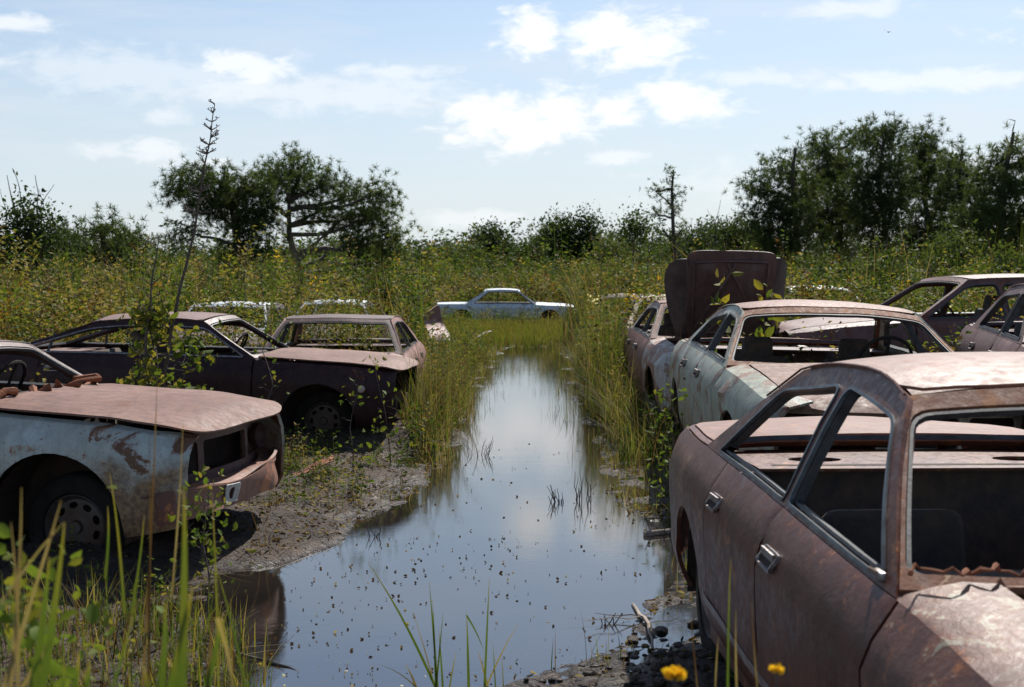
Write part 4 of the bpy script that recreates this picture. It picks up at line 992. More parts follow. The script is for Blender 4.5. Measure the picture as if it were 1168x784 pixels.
def tree(name, label, cat, base, trunk, blobs, d, kind='pine', group=None, dens=1.0, tr=.13, depth=1.0, extra=(), tint=.4, trunkmat=None):
    """trunk: list of photo points, blobs: (px, py, rx, ry) in photo pixels, d distance"""
    s = d / F; bx = at(base[0], HOR + 40, d); gz = H(bx.x, bx.y); rootp = Vector((bx.x, bx.y, gz))
    root = empty(name, rootp); tag(root, label, cat, group)
    bm = bmesh.new(); tp = [Vector((0, 0, -.1))] + [at(px, py, d) - rootp for px, py in trunk]
    pts = []
    for i in range(len(tp) - 1): pts += [tp[i].lerp(tp[i + 1], k / 4) for k in range(4)]
    pts.append(tp[-1]); nn_ = len(pts)
    pts = [p + mnoise.noise_vector(p * .9 + rootp) * .06 for p in pts]
    tube(bm, pts, [tr * (1 - .75 * i / (nn_ - 1)) for i in range(nn_)], 8)
    a = Acc()
    for bi, (px, py, rx, ry) in enumerate(blobs):
        dd = d + random.uniform(-1, 1) * depth * rx * s * .8
        c = at(px, py, dd) - rootp; rx_, ry_ = rx * s, ry * s
        st = min(pts, key=lambda q: (q - c).length + abs(q.z - (c.z - ry_ * 1.2)) * .8)
        ends = limb(bm, st, c, max(.02, tr * .38), .025, .12, 6)
        vol = rx_ * rx_ * ry_
        ncl = max(6, int(dens * (31 if kind == 'pine' else 34) * vol ** .62 * (38 / d if d > 38 else 1)))
        v = rng.normal(size=(ncl, 3)); v /= np.linalg.norm(v, axis=1, keepdims=True); r = U(ncl) ** .42
        C = np.array(c)[None] + v * r[:, None] * np.array([rx_, rx_ * depth, ry_])
        for k in range(0, ncl, 4): limb(bm, ends[random.randint(3, 6)], Vector(C[k]), .018, .007, .12, 4, sides=4)
        sc2 = max(1, d / 38)
        if kind == 'pine':
            far_ = rng.random(ncl) < .22; C[far_] = np.array(c) + (C[far_] - np.array(c)) * U(far_.sum(), 1.02, 1.22)[:, None]
            tufts(a, C, 15, .29 * sc2, .17 * sc2, .014 * sc2, 22, tint + random.uniform(-.1, .12))
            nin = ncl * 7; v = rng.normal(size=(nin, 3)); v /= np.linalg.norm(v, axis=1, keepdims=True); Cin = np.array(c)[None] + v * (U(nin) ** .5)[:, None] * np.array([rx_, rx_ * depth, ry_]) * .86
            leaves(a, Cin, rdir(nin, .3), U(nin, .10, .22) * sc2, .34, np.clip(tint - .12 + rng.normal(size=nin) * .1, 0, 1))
        elif kind == 'sparse': tufts(a, C, 7, .13 * sc2, .10 * sc2, .014 * sc2, 9, tint)
        else:
            n_ = 70; Pn = np.repeat(C, n_, 0) + rng.normal(size=(ncl * n_, 3)) * .22 * sc2
            leaves(a, Pn, rdir(len(Pn), .2), U(len(Pn), .06, .13) * sc2, .55, np.clip(np.repeat(tint + rng.normal(size=ncl) * .12, n_) + U(len(Pn), -.1, .15), 0, 1))
    for (x0, y0, x1, y1, r0) in extra: limb(bm, at(x0, y0, d) - rootp, at(x1, y1, d) - rootp, r0, r0 * .3, .08, 6)
    fin(bm, 'trunk', trunkmat or M['bark'], root, 60)
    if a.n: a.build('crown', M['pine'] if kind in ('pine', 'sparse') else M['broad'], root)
    return root
TL = 'trees standing in the marsh on the left'; TR = 'pines in the stand on the right'; TM = 'small trees and bushes along the middle horizon'
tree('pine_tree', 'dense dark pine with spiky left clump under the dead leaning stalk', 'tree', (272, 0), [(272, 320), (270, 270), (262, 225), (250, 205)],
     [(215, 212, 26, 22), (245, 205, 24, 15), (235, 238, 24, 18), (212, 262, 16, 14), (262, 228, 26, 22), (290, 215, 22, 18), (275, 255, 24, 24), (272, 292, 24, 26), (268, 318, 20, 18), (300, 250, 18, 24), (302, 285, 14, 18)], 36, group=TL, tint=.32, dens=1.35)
tree('pine_tree', 'wide flat topped pine with forked pale trunk open below its crown', 'tree', (345, 0), [(345, 320), (338, 295), (330, 268), (330, 230)],
     [(318, 198, 22, 14), (345, 190, 22, 15), (338, 220, 24, 12), (368, 212, 24, 14), (366, 242, 24, 13), (395, 225, 20, 12), (402, 248, 24, 13), (432, 222, 18, 13), (430, 250, 24, 14), (443, 272, 20, 14), (410, 280, 22, 12), (446, 296, 16, 12), (418, 305, 20, 12), (308, 232, 16, 14)], 37,
     group=TL, tint=.36, extra=[(338, 300, 368, 270, .10), (368, 270, 395, 245, .07), (345, 305, 385, 285, .08), (385, 285, 420, 262, .05)], dens=1.25, tr=.19, trunkmat=plain('pale_pine_bark', (.17, .14, .12), .9, 0, (.07, .055, .045), 10, .8))
tree('bushy_tree', 'dark bushy tree at the left edge with bare upright stalks', 'tree', (30, 0), [(32, 320), (34, 270), (36, 245)],
     [(20, 285, 30, 24), (45, 262, 26, 20), (15, 260, 18, 16), (60, 290, 26, 22), (36, 245, 18, 14), (5, 300, 24, 20)], 27, 'broad', TL, 1.6, tint=.22,
     extra=[(20, 275, 8, 200, .022), (35, 262, 14, 192, .018), (45, 260, 40, 200, .02), (44, 240, 62, 210, .012), (60, 268, 44, 215, .012), (8, 250, 0, 215, .012)])
tree('bushy_tree', 'rounded dark green tree between the bare stalks and the leaning stem on the left', 'tree', (120, 0), [(120, 320), (118, 285), (112, 262)],
     [(95, 275, 22, 18), (122, 262, 24, 14), (105, 295, 28, 18), (145, 282, 24, 18), (155, 302, 20, 14), (85, 300, 20, 16), (130, 300, 24, 16)], 30, 'pine', TL, 1.3, tint=.3)
# right-hand pine stand
RB = [((905, 0), [(872, 215, 18, 16), (895, 195, 22, 20), (880, 240, 24, 20), (910, 225, 26, 26), (900, 265, 28, 24), (875, 275, 20, 18), (905, 295, 26, 16)], 'leftmost pine of the dark stand with a lone tuft reaching left'),
      ((955, 0), [(940, 170, 20, 16), (960, 195, 26, 24), (935, 210, 26, 24), (965, 235, 28, 28), (930, 250, 26, 26), (955, 280, 30, 22), (975, 160, 14, 12)], 'second pine of the dark stand with tall knobbly crown'),
      ((1005, 0), [(1000, 160, 20, 16), (1012, 190, 28, 24), (990, 215, 24, 26), (1020, 235, 28, 28), (995, 262, 28, 26), (1015, 290, 28, 18), (1012, 152, 10, 9)], 'tallest middle pine of the dark stand'),
      ((1055, 0), [(1050, 165, 22, 15), (1062, 190, 26, 22), (1045, 210, 24, 26), (1070, 235, 26, 28), (1045, 262, 28, 26), (1072, 285, 28, 20)], 'pine with flattened top right of the tallest pine'),
      ((1095, 0), [(1088, 185, 18, 16), (1096, 215, 22, 24), (1100, 250, 22, 26), (1092, 282, 26, 20)], 'lower pine filling the gap before the right edge pine')]
for i, (bs, bl, lb) in enumerate(RB):
    tree('pine_tree', lb, 'tree', bs, [(bs[0], 320), (bs[0] + 4, 260), (bs[0] - 2, 200), (bs[0] + 2, 170)], bl, 44 + (i % 2) * 4, 'pine', TR, 1.15, tint=.25, tr=.17)
tree('pine_tree', 'nearest pine at the right edge with a curled bare tip', 'tree', (1140, 0), [(1140, 320), (1142, 240), (1150, 175), (1155, 150)],
     [(1150, 172, 16, 18), (1128, 200, 22, 22), (1158, 210, 24, 24), (1125, 240, 26, 24), (1155, 250, 26, 26), (1110, 270, 22, 20), (1140, 282, 30, 22), (1172, 270, 24, 30), (1105, 295, 20, 14), (1172, 180, 16, 20)], 33, 'pine', TR, 1.3, tint=.36, tr=.15, extra=[(1155, 150, 1158, 138, .02), (1158, 138, 1150, 136, .014)])
# middle horizon
def mt(label, name, bx, trunk, blobs, d, kind='broad', **k): return tree(name, label, 'tree' if 'tree' in name else 'bush', (bx, 0), trunk, blobs, d, kind, TM, **k)
mt('small round crowned dark tree above the far white coupe', 'small_tree', 557, [(557, 315), (558, 290)], [(548, 282, 12, 9), (566, 280, 11, 8), (558, 275, 12, 8), (572, 295, 10, 12), (556, 298, 12, 9)], 120, dens=2.0, tint=.2)
mt('slim dark tree right of the far coupe with a pale dead top', 'small_tree', 645, [(645, 315), (642, 270)], [(632, 265, 8, 7), (645, 268, 9, 14), (640, 290, 12, 18), (652, 295, 12, 14)], 105, dens=2.2, tint=.25, extra=[(640, 275, 622, 262, .02)])
mt('tall slim dark tree with pointed top in the middle scrub', 'small_tree', 672, [(672, 315), (670, 262)], [(668, 262, 9, 14), (672, 285, 13, 20), (665, 300, 14, 12), (682, 300, 10, 14)], 105, dens=2.2, tint=.22, extra=[(678, 290, 684, 232, .018), (688, 290, 692, 240, .015)])
mt('thin small tree with flat light crown left of the bare conifer', 'small_tree', 724, [(724, 330), (722, 290), (723, 262)], [(716, 262, 7, 4), (730, 264, 8, 4), (724, 257, 8, 3)], 40, dens=2.2, tint=.5, tr=.05)
mt('spindly see-through conifer with one branch held out to the left', 'conifer_tree', 768, [(770, 320), (768, 260), (766, 215), (768, 195)],
   [(768, 203, 10, 9), (770, 222, 12, 9), (766, 242, 14, 10), (756, 262, 13, 9), (778, 262, 10, 9), (768, 282, 14, 10), (748, 218, 6, 3), (750, 245, 9, 6)], 34, 'sparse', dens=2.6, tr=.08, tint=.3, extra=[(766, 235, 742, 214, .025), (778, 285, 800, 258, .02), (790, 280, 788, 248, .012)])
mt('bare dead sapling with forked twigs before the dark pine stand', 'dead_tree', 812, [(812, 320), (812, 290), (818, 262)], [], 34, tr=.04, extra=[(815, 278, 822, 228, .014), (813, 290, 798, 262, .014), (818, 262, 806, 238, .01), (812, 300, 832, 276, .012)])
mt('dark rounded bush at the foot of the left pines', 'marsh_bush', 480, [(480, 320), (480, 300)], [(470, 305, 14, 10), (488, 302, 14, 12), (500, 308, 12, 9)], 110, dens=1.8, tint=.35)
mt('pale spiky bush left of the small round tree', 'marsh_bush', 522, [(522, 320), (522, 300)], [(515, 300, 9, 12), (530, 295, 8, 12), (524, 310, 14, 9)], 112, dens=1.8, tint=.6)
mt('low bush between the round tree and the slim trees', 'marsh_bush', 600, [(600, 320), (600, 304)], [(592, 304, 14, 12), (610, 300, 13, 12), (604, 292, 9, 8)], 115, dens=1.8, tint=.45)
mt('brownish bush in the scrub before the pointed slim tree', 'marsh_bush', 700, [(700, 325), (700, 300)], [(695, 292, 12, 14), (708, 300, 12, 12), (700, 310, 16, 9)], 95, dens=1.8, tint=.7)
mt('grey green bank of bushes left of the dark pine stand', 'marsh_bush', 838, [(838, 320), (838, 290)], [(800, 285, 22, 14), (825, 275, 20, 14), (850, 270, 20, 16), (838, 292, 30, 14), (790, 298, 22, 12), (865, 285, 20, 16)], 90, dens=1.3, tint=.3)
mt('leafy bush under the right edge pine above the plum wagon', 'marsh_bush', 1095, [(1095, 330), (1092, 300)], [(1080, 290, 16, 14), (1100, 285, 14, 14), (1092, 303, 20, 12)], 27, dens=1.8, tint=.6)

random.seed(77)
for i, px in enumerate([372, 398, 425, 455, 492, 508, 540, 585, 618, 632, 658, 690, 712, 735, 752, 782, 812, 828, 852]):
    w = random.uniform(9, 16); top = random.uniform(280, 302) - (14 if px > 600 else 0) - (6 if px > 780 else 0); dd = random.uniform(100, 135)
    bl = [(px + random.uniform(-w, w) * .6, top + w + k * 11, w * random.uniform(.6, 1) + k * 2, random.uniform(9, 13)) for k in range(3)] + [(px, top + 4, w * .4, 8)]
    tree('marsh_bush', 'grey green bush in the row of scrub along the middle horizon', 'bush', (px, 0), [(px, 322), (px, top + 14)], bl, dd, 'broad' if i % 3 else 'pine', 'row of scrub bushes along the middle horizon', dens=1.7, tint=random.uniform(.2, .6), tr=.07)
random.seed(123)
for i, (px, d_, top) in enumerate([(70, 24, 305), (150, 27, 300), (330, 30, 312), (395, 33, 305), (440, 28, 318), (470, 36, 308), (690, 34, 318), (735, 30, 312), (920, 26, 302), (965, 30, 296), (1010, 24, 300), (1060, 28, 292), (1150, 22, 296)]):
    w = random.uniform(14, 24); bl = [(px + random.uniform(-w, w) * .5, top + w * .6 + k * 14, w * random.uniform(.7, 1), random.uniform(11, 16)) for k in range(3)]
    tree('field_shrub', 'dark green shrub standing out of the tall field weeds', 'shrub', (px, 0), [(px, 345), (px, top + 10)], bl, d_, 'broad', 'shrubs standing out of the field weeds', dens=1.5, tint=random.uniform(.3, .8), tr=.03)
for i in range(34):
    px = random.choice([random.uniform(0, 455), random.uniform(690, 860), random.uniform(900, 1160)]); d_ = random.uniform(20, 42); hh_ = random.uniform(20, 62); p0 = at(px, 330, d_); gz = H(p0.x, p0.y); p1 = at(px + random.uniform(-8, 8), 322 - hh_, d_)
    bm = bmesh.new(); b0 = Vector((p0.x, p0.y, gz)); q = limb(bm, Vector((0, 0, -.05)), p1 - b0, .016, .005, .05, 6, sides=5)
    for k in range(random.randint(2, 6)): e = q[random.randint(2, 5)]; limb(bm, e, e + Vector((random.uniform(-.35, .35), random.uniform(-.2, .2), random.uniform(.1, .4))), .006, .003, .1, 3, sides=4)
    o = fin(bm, 'bare_stem', M['twig'], None, 60); o.location = b0; tag(o, 'thin bare grey stem sticking up out of the field weeds', 'bare stem', 'bare stems in the field weeds')
FINE[0] = True
# ------------------------------------------------------------------ saplings and stalks near the left cars
def stalk(name, label, cat, d, path, r0, twigs=12, seed=1, m=None, leafn=0, tipfrom=.6, tw=.18, group=None, ltint=.45, lsize=.06):
    random.seed(seed); b0 = at(path[0][0], path[0][1], d); gz = H(b0.x, b0.y); rp = Vector((b0.x, b0.y, gz)); root = empty(name, rp); tag(root, label, cat, group)
    bm = bmesh.new(); tp = [at(px, py, d) - rp for px, py in path]
    if tp[0].z > .05: tp = [Vector((tp[0].x, 0, -.05))] + tp
    pts = []
    for i in range(len(tp) - 1): pts += [tp[i].lerp(tp[i + 1], k / 5) for k in range(5)]
    pts.append(tp[-1]); n = len(pts); pts = [p + mnoise.noise_vector(p * 3 + rp) * .025 for p in pts]
    tube(bm, pts, [r0 * (1 - .8 * i / (n - 1)) for i in range(n)], 6); a = Acc(); L_ = []
    for k in range(twigs):
        i = int(n * random.uniform(tipfrom, .98)); i = min(i, n - 1); p = pts[i]; s = tw * (1.25 - i / n); an = random.uniform(0, 6.28)
        q = p + Vector((math.cos(an), math.sin(an) * .8, random.uniform(.2, .9))) * s; w = limb(bm, p, q, r0 * .32, r0 * .12, .15, 4, sides=4)
        L_ += w[2:]
        for j in range(2): e = w[3] + Vector((random.uniform(-1, 1), random.uniform(-1, 1), random.uniform(-.2, 1))) * s * .3; tube(bm, [w[3], e], [r0 * .14, r0 * .2], 4)
    fin(bm, 'stem', m or M['twig'], root, 60)
    if leafn:
        C = np.array([tuple(random.choice(L_)) for _ in range(leafn)]); P_ = C + rng.normal(size=C.shape) * .05
        leaves(a, P_, rdir(leafn, .1), U(leafn, lsize * .6, lsize * 1.3), .6, np.clip(ltint + rng.normal(size=leafn) * .06, 0, .58)); a.build('foliage', M['weed'], root)
    return root
stalk('dead_stalk', 'tall leaning dead stalk with short side twigs reaching highest into the sky', 'dead stalk', 11.3, [(186, 425), (204, 340), (216, 285), (228, 220), (238, 165), (246, 120)], .019, 60, 3, tipfrom=.55, tw=.20)
stalk('dead_stalk', 'thin dark stalk rising beside the tall leaning one behind the brown roof', 'dead stalk', 11.2, [(163, 420), (172, 340), (180, 270)], .020, 16, 4, tipfrom=.45, tw=.22, leafn=60, ltint=.4, lsize=.05)
stalk('leafy_sapling', 'leafy yellow green sapling growing in front of the dark brown sedan', 'sapling', 11.3, [(176, 470), (178, 420), (172, 372), (168, 350)], .014, 46, 5, tipfrom=.15, tw=.34, leafn=360, ltint=.51, lsize=.085)
stalk('leafy_sapling', 'smaller leafy sapling crossing the brown sedan between roof and hood', 'sapling', 11.0, [(200, 470), (212, 425), (232, 380)], .012, 26, 6, tipfrom=.1, tw=.26, leafn=130, ltint=.46, lsize=.08)
stalk('leafy_sapling', 'weed stalk rising between the pink hood and the brown fender', 'sapling', 11.0, [(300, 470), (312, 440), (300, 400), (312, 372)], .009, 14, 7, tipfrom=.1, tw=.16, leafn=45, ltint=.46, lsize=.05)
stalk('leafy_sapling', 'spindly weed in front of the brown sedan wheel arch', 'sapling', 10.6, [(404, 540), (400, 490), (408, 440)], .006, 14, 21, tipfrom=.1, tw=.14, leafn=34, ltint=.42, lsize=.045)
stalk('leafy_sapling', 'grassy weed leaning over the nose of the brown sedan', 'sapling', 11.2, [(446, 520), (438, 460), (425, 415)], .006, 16, 22, tipfrom=.15, tw=.16, leafn=60, ltint=.46, lsize=.06)
stalk('leafy_sapling', 'leafy sapling standing before the raised brown hood', 'sapling', 12.3, [(826, 420), (824, 360), (826, 305)], .008, 12, 8, tipfrom=.4, tw=.10, leafn=34, ltint=.5, lsize=.13)
stalk('leafy_sapling', 'short leafy sapling at the right side of the raised brown hood', 'sapling', 12.3, [(876, 420), (873, 370), (874, 320)], .007, 9, 9, tipfrom=.5, tw=.10, leafn=22, ltint=.5, lsize=.12)
stalk('leafy_sapling', 'leggy bright green weed by the crushed bumper of the blue white sedan', 'sapling', 6.35, [(238, 655), (232, 620), (240, 580), (238, 545)], .006, 26, 10, tipfrom=.15, tw=.16, leafn=110, ltint=.46, lsize=.045)
stalk('leafy_sapling', 'green weed at the grassy right bank below the pale green sedan', 'sapling', 9.0, [(772, 560), (768, 500), (765, 440)], .007, 30, 12, tipfrom=.1, tw=.18, leafn=170, ltint=.42, lsize=.05)

# ------------------------------------------------------------------ foreground plants
def reed(name, label, px, py, d, list_, m=M['weed']):
    b0 = at(px, py, d); b0.z = H(b0.x, b0.y); root = empty(name, b0)
    a = Acc()
    for (x0, y0, x1, y1, w, t) in list_:
        p0 = at(x0, y0, d) ; p1 = at(x1, y1, d); p0 = np.array(p0 - b0); p1 = np.array(p1 - b0)
        n = 8; k = np.linspace(0, 1, n)[:, None]; C = p0 + (p1 - p0) * k; C[:, 2] += .10 * np.linalg.norm(p1[:2] - p0[:2]) * np.sin(np.pi * k[:, 0]); C[:, 1] += np.sin(k[:, 0] * 2) * .03
        ww = (w * (1 - k[:, 0] ** 2 * .9) * .5)[:, None]; V_ = np.stack([C - ww * [1, .3, 0], C + ww * [1, .3, 0]], 1).reshape(1, -1, 3)
        a.add(V_, [(2 * i, 2 * i + 1, 2 * i + 3, 2 * i + 2) for i in range(n - 1)], np.repeat(np.clip(t + (.17 * k[:, 0] ** 4 if t < .55 else 0) + .03 * np.sin(k[:, 0] * 9 + x0), 0, .86), 2)[None])
    o = a.build(name, m); o.location = b0; bpy.data.objects.remove(root); tag(o, label, 'plant', 'foreground grass tufts'); return o
reed('grass_tuft', 'tuft of tall thin green blades at bottom centre with one long arching blade', 500, 790, 5.1,
     [(504, 800, 418, 642, .012, .42), (500, 800, 489, 665, .010, .36), (498, 800, 493, 690, .010, .3), (506, 800, 500, 720, .009, .4), (490, 800, 430, 760, .008, .6), (480, 800, 462, 760, .012, .66), (510, 800, 520, 745, .007, .5), (500, 800, 470, 700, .006, .66), (496, 800, 505, 700, .008, .3)])
reed('grass_tuft', 'second tuft of thin blades at bottom centre with a sharply bent blade', 540, 790, 5.1,
     [(535, 800, 532, 700, .012, .4), (532, 702, 552, 745, .008, .35), (552, 800, 558, 660, .010, .42), (548, 800, 592, 712, .008, .62), (560, 800, 545, 745, .010, .62), (566, 800, 562, 735, .006, .4), (575, 800, 572, 745, .005, .5)])
reed('grass_tuft', 'blurred bright green blades close to the lens at the bottom left', 205, 790, 1.75,
     [(205, 830, 204, 560, .013, .45), (185, 830, 214, 675, .014, .47), (180, 830, 182, 690, .010, .42), (225, 830, 250, 705, .010, .4), (248, 705, 262, 800, .006, .63), (232, 830, 236, 700, .006, .74), (170, 830, 155, 760, .008, .5), (200, 830, 205, 735, .010, .52)])
reed('grass_tuft', 'blurred green and straw blades close to the lens in the left corner', 45, 790, 1.8,
     [(40, 830, 66, 600, .012, .44), (30, 830, 48, 640, .012, .40), (0, 800, 62, 575, .007, .64), (0, 690, 65, 600, .005, .63), (8, 830, 16, 560, .006, .66), (0, 830, 55, 730, .008, .64), (60, 830, 66, 765, .010, .42), (75, 830, 82, 750, .010, .44), (88, 830, 95, 758, .010, .42), (100, 830, 86, 770, .007, .5), (20, 830, 4, 600, .006, .66), (115, 830, 150, 690, .005, .45), (50, 830, 35, 760, .012, .4)])
reed('grass_tuft', 'thin stems rising across the blue white sedan from the bottom left', 120, 790, 2.6,
     [(168, 830, 166, 500, .005, .78), (160, 830, 175, 430, .006, .74), (142, 700, 120, 540, .006, .5), (150, 700, 160, 590, .005, .45), (250, 830, 238, 560, .005, .5), (196, 680, 205, 480, .004, .66), (120, 660, 118, 580, .006, .45), (290, 830, 240, 640, .005, .4)])
reed('grass_tuft', 'straw blades and dry stems before the near mauve sedan at the bottom right', 850, 790, 2.6,
     [(842, 830, 842, 700, .006, .66), (830, 830, 836, 640, .006, .42), (868, 830, 860, 690, .005, .72), (815, 830, 822, 730, .005, .66), (800, 830, 790, 700, .004, .74), (880, 830, 905, 790, .006, .5)])
# leafy seedling in the left corner and petals near the lens
def petals(name, label, px, py, d, n, size, t0, stem=True, flat=.9):
    c = at(px, py, d); gz = H(c.x, c.y); root = empty(name, (c.x, c.y, gz)); tag(root, label, 'flower'); cc = np.array([0, 0, c.z - gz])
    a = Acc(); an = np.linspace(0, 2 * np.pi, n, endpoint=False); D = np.stack([np.cos(an), np.sin(an) * .6, np.full(n, .5)], 1)
    for k in range(3): leaves(a, np.repeat(cc[None], n, 0) + rng.normal(size=(n, 3)) * .002, D + rng.normal(size=(n, 3)) * .2, np.full(n, size), flat, np.full(n, t0))
    a.build('blossom', M['weed'], root); bm = bmesh.new(); tube(bm, [(0.02, 0, -.02), (.01, 0, cc[2] * .5), tuple(cc)], [.004, .003, .002], 5); fin(bm, 'stem', M['twig'], root); return root
petals('yellow_flower', 'single round yellow flower close to the lens at the bottom', 770, 772, 1.9, 9, .017, .945)
petals('yellow_flower', 'small ragged yellow flower against the lower door of the near sedan', 886, 766, 2.0, 6, .014, .94, flat=.6)
a = Acc()
for (px, py, d, n, sp, sz, t) in [(30, 690, 2.2, 26, .05, .05, .47), (20, 720, 2.2, 30, .07, .045, .45), (12, 650, 2.3, 14, .05, .04, .46), (60, 740, 2.4, 26, .07, .035, .44), (130, 770, 2.6, 20, .06, .035, .47), (100, 712, 3.2, 20, .05, .03, .5), (12, 770, 2.0, 22, .05, .05, .4)]:
    c = np.array(at(px, py, d)); P_ = c + rng.normal(size=(n, 3)) * sp; leaves(a, P_, rdir(n, .2), U(n, sz * .5, sz), .65, t + U(n, -.05, .06))
    for k in range(3): b0 = np.array([[c[0] + U(1, -.05, .05)[0], c[1], H(c[0], c[1])]]); blades(a, b0, np.array([c[2] - b0[0, 2] + .04]), np.array([.005]), np.array([.05]), U(1, 0, 6), np.array([.70]))
tag(a.build('corner_weeds', M['weed']), 'small leafy weeds crowding the bottom left corner', 'weeds', kind='stuff')

# ------------------------------------------------------------------ litter on the mud and water
a = Acc()
x, y = scatter(34000, -4.5, 1.6, 4.9, 14, lambda x, y: .25 + .75 * (fbm(x * 2, y * 2, 3, 90) > .5), sdmin=-.02, cars=None)
n = len(x); P_ = land(x, y, .004); D = rdir(n, 0); D[:, 2] *= .25; leaves(a, P_, D, U(n, .008, .05), .4, pick(n, [(3, .60, .70), (7, .72, .86), (1, .4, .5)]))
x, y = scatter(7000, -4.5, 1.6, 4.9, 15, lambda x, y: .3 + .7 * (fbm(x * 1.6, y * 1.6, 3, 91) > .52), sdmin=-.08, cars=None)
n = len(x); az = U(n, 0, 6.283); blades(a, land(x, y, .005), U(n, .005, .03), U(n, .003, .007), U(n, 2, 16), az, pick(n, [(2, .60, .68), (5, .72, .86)]), droop=0)
tag(a.build('debris', M['weed']), 'dead leaves, twigs and flakes littering the mud flats', 'litter', kind='stuff')
a = Acc()
x, y = scatter(2600, -1.2, 1.2, 5.3, 13, lambda x, y: np.where((fbm(x * 1.5, y * 1.5, 2, 92) > .5) & (y < 9.5), .55, .07), sdmax=-.05, cars=None)
n = len(x); P_ = np.stack([x, y, np.full(n, .002)], 1); D = rdir(n, 0); D[:, 2] = np.abs(D[:, 2]) * .5; leaves(a, P_, D, U(n, .008, .024), .7, pick(n, [(6, .76, .86), (.6, .6, .66)]))
x, y = scatter(500, -1.2, 1.0, 5.0, 6.1, lambda x, y: np.clip((5.9 - y) * 1.2, 0, 1), sdmax=.05, cars=None)
n = len(x); P_ = np.stack([x, y, np.full(n, .002)], 1); leaves(a, P_, rdir(n, .1), U(n, .006, .02), .8, pick(n, [(3, .74, .86), (2, .6, .66), (1, .99, 1)]))  # whitest pieces are sun sparkle painted as pale flecks near the shore
tag(a.build('floating_specks', M['weed']), 'dark specks, bits of leaf and painted white sparkles on the water', 'floating litter', kind='stuff')
def twigs(name, label, px, py, n, h, w, seed, lean=.5, m=None):
    random.seed(seed); d = CAMZ * F / (py - HOR); c = at(px, py, d); bm = bmesh.new()
    for k in range(n):
        p = Vector((random.uniform(-w, w), random.uniform(-w, w) * .6, -.03)); q = p + Vector((random.uniform(-lean, lean), random.uniform(-lean, lean) * .5, 1)) * h * random.uniform(.3, 1)
        limb(bm, p, q, .004, .0015, .12, 4, sides=4)
        if random.random() < .5: e = p.lerp(q, .6); tube(bm, [e, e + Vector((random.uniform(-.6, .6), 0, .5)) * h * .35], [.002, .001], 4)
    o = fin(bm, name, m or M['twig'], None, 60); o.location = (c.x, c.y, 0); tag(o, label, 'twigs'); return o
twigs('twig_cluster', 'small fan of dark twigs standing in the middle of the water', 634, 575, 13, .17, .06, 1)
twigs('twig_cluster', 'tall thin dark twigs in the water just right of the small twig fan', 664, 572, 10, .30, .07, 2, .2)
twigs('twig_cluster', 'few twigs at the water edge by the bottom right mud', 698, 716, 6, .10, .04, 3, .8)
twigs('twig_cluster', 'tangled twigs where the water reaches under the near sedan', 770, 612, 18, .16, .14, 4, .9)
twigs('twig_cluster', 'dark twigs at the left reeds edge dipping toward open water', 545, 520, 10, .22, .10, 5, .5)
twigs('twig_cluster', 'low black twig sprig poking out beside the sunlit left mudflat', 424, 615, 6, .14, .05, 6, .6)
def branch(name, label, pts, r, m=None, cat='branch', seed=1):
    random.seed(seed); P3 = []
    for px, py, z in pts:
        d = (CAMZ - z) * F / (py - HOR); P3.append(at(px, py, d))
    o0 = P3[0].copy(); bm = bmesh.new()
    for i in range(len(P3) - 1): limb(bm, P3[i] - o0, P3[i + 1] - o0, r * (1 - .5 * i / len(P3)), r * (1 - .5 * (i + 1) / len(P3)), .06, 4, sides=6)
    for k in range(3):
        i = random.randrange(len(P3) - 1); e = P3[i].lerp(P3[i + 1], .6) - o0; limb(bm, e, e + Vector((random.uniform(-.3, .3), random.uniform(-.3, .3), random.uniform(0, .08))), r * .4, r * .15, .1, 4, sides=4)
    o = fin(bm, name, m or M['twig'], None, 60); o.location = o0; tag(o, label, cat); return o
branch('dead_branch', 'long thin forked branch from the left mud into the near water', [(200, 720, .03), (270, 745, .04), (330, 762, .02), (385, 785, .01)], .009, seed=2)
branch('dead_branch', 'pale dead branch slanting up beside the blue white sedan shadow', [(190, 672, .02), (225, 640, .03), (245, 615, .04)], .008, M['palewood'], seed=3)
branch('dead_branch', 'bleached branch lying on the mud beside the near mauve sedan', [(735, 610, .02), (775, 604, .035), (815, 600, .03)], .022, M['palewood'], seed=4)
branch('dead_branch', 'crooked pale root on the bottom right mud', [(722, 690, .02), (740, 712, .05), (745, 745, .02)], .010, M['palewood'], seed=5)
branch('dead_branch', 'curved brown twig on the shaded left mud', [(20, 655, .03), (60, 690, .02), (100, 672, .03)], .007, seed=6)
branch('dead_branch', 'fallen stick leaning across the grass before the far coupe', [(540, 400, .05), (520, 392, .2), (560, 378, .35)], .03, M['palewood'], seed=7)
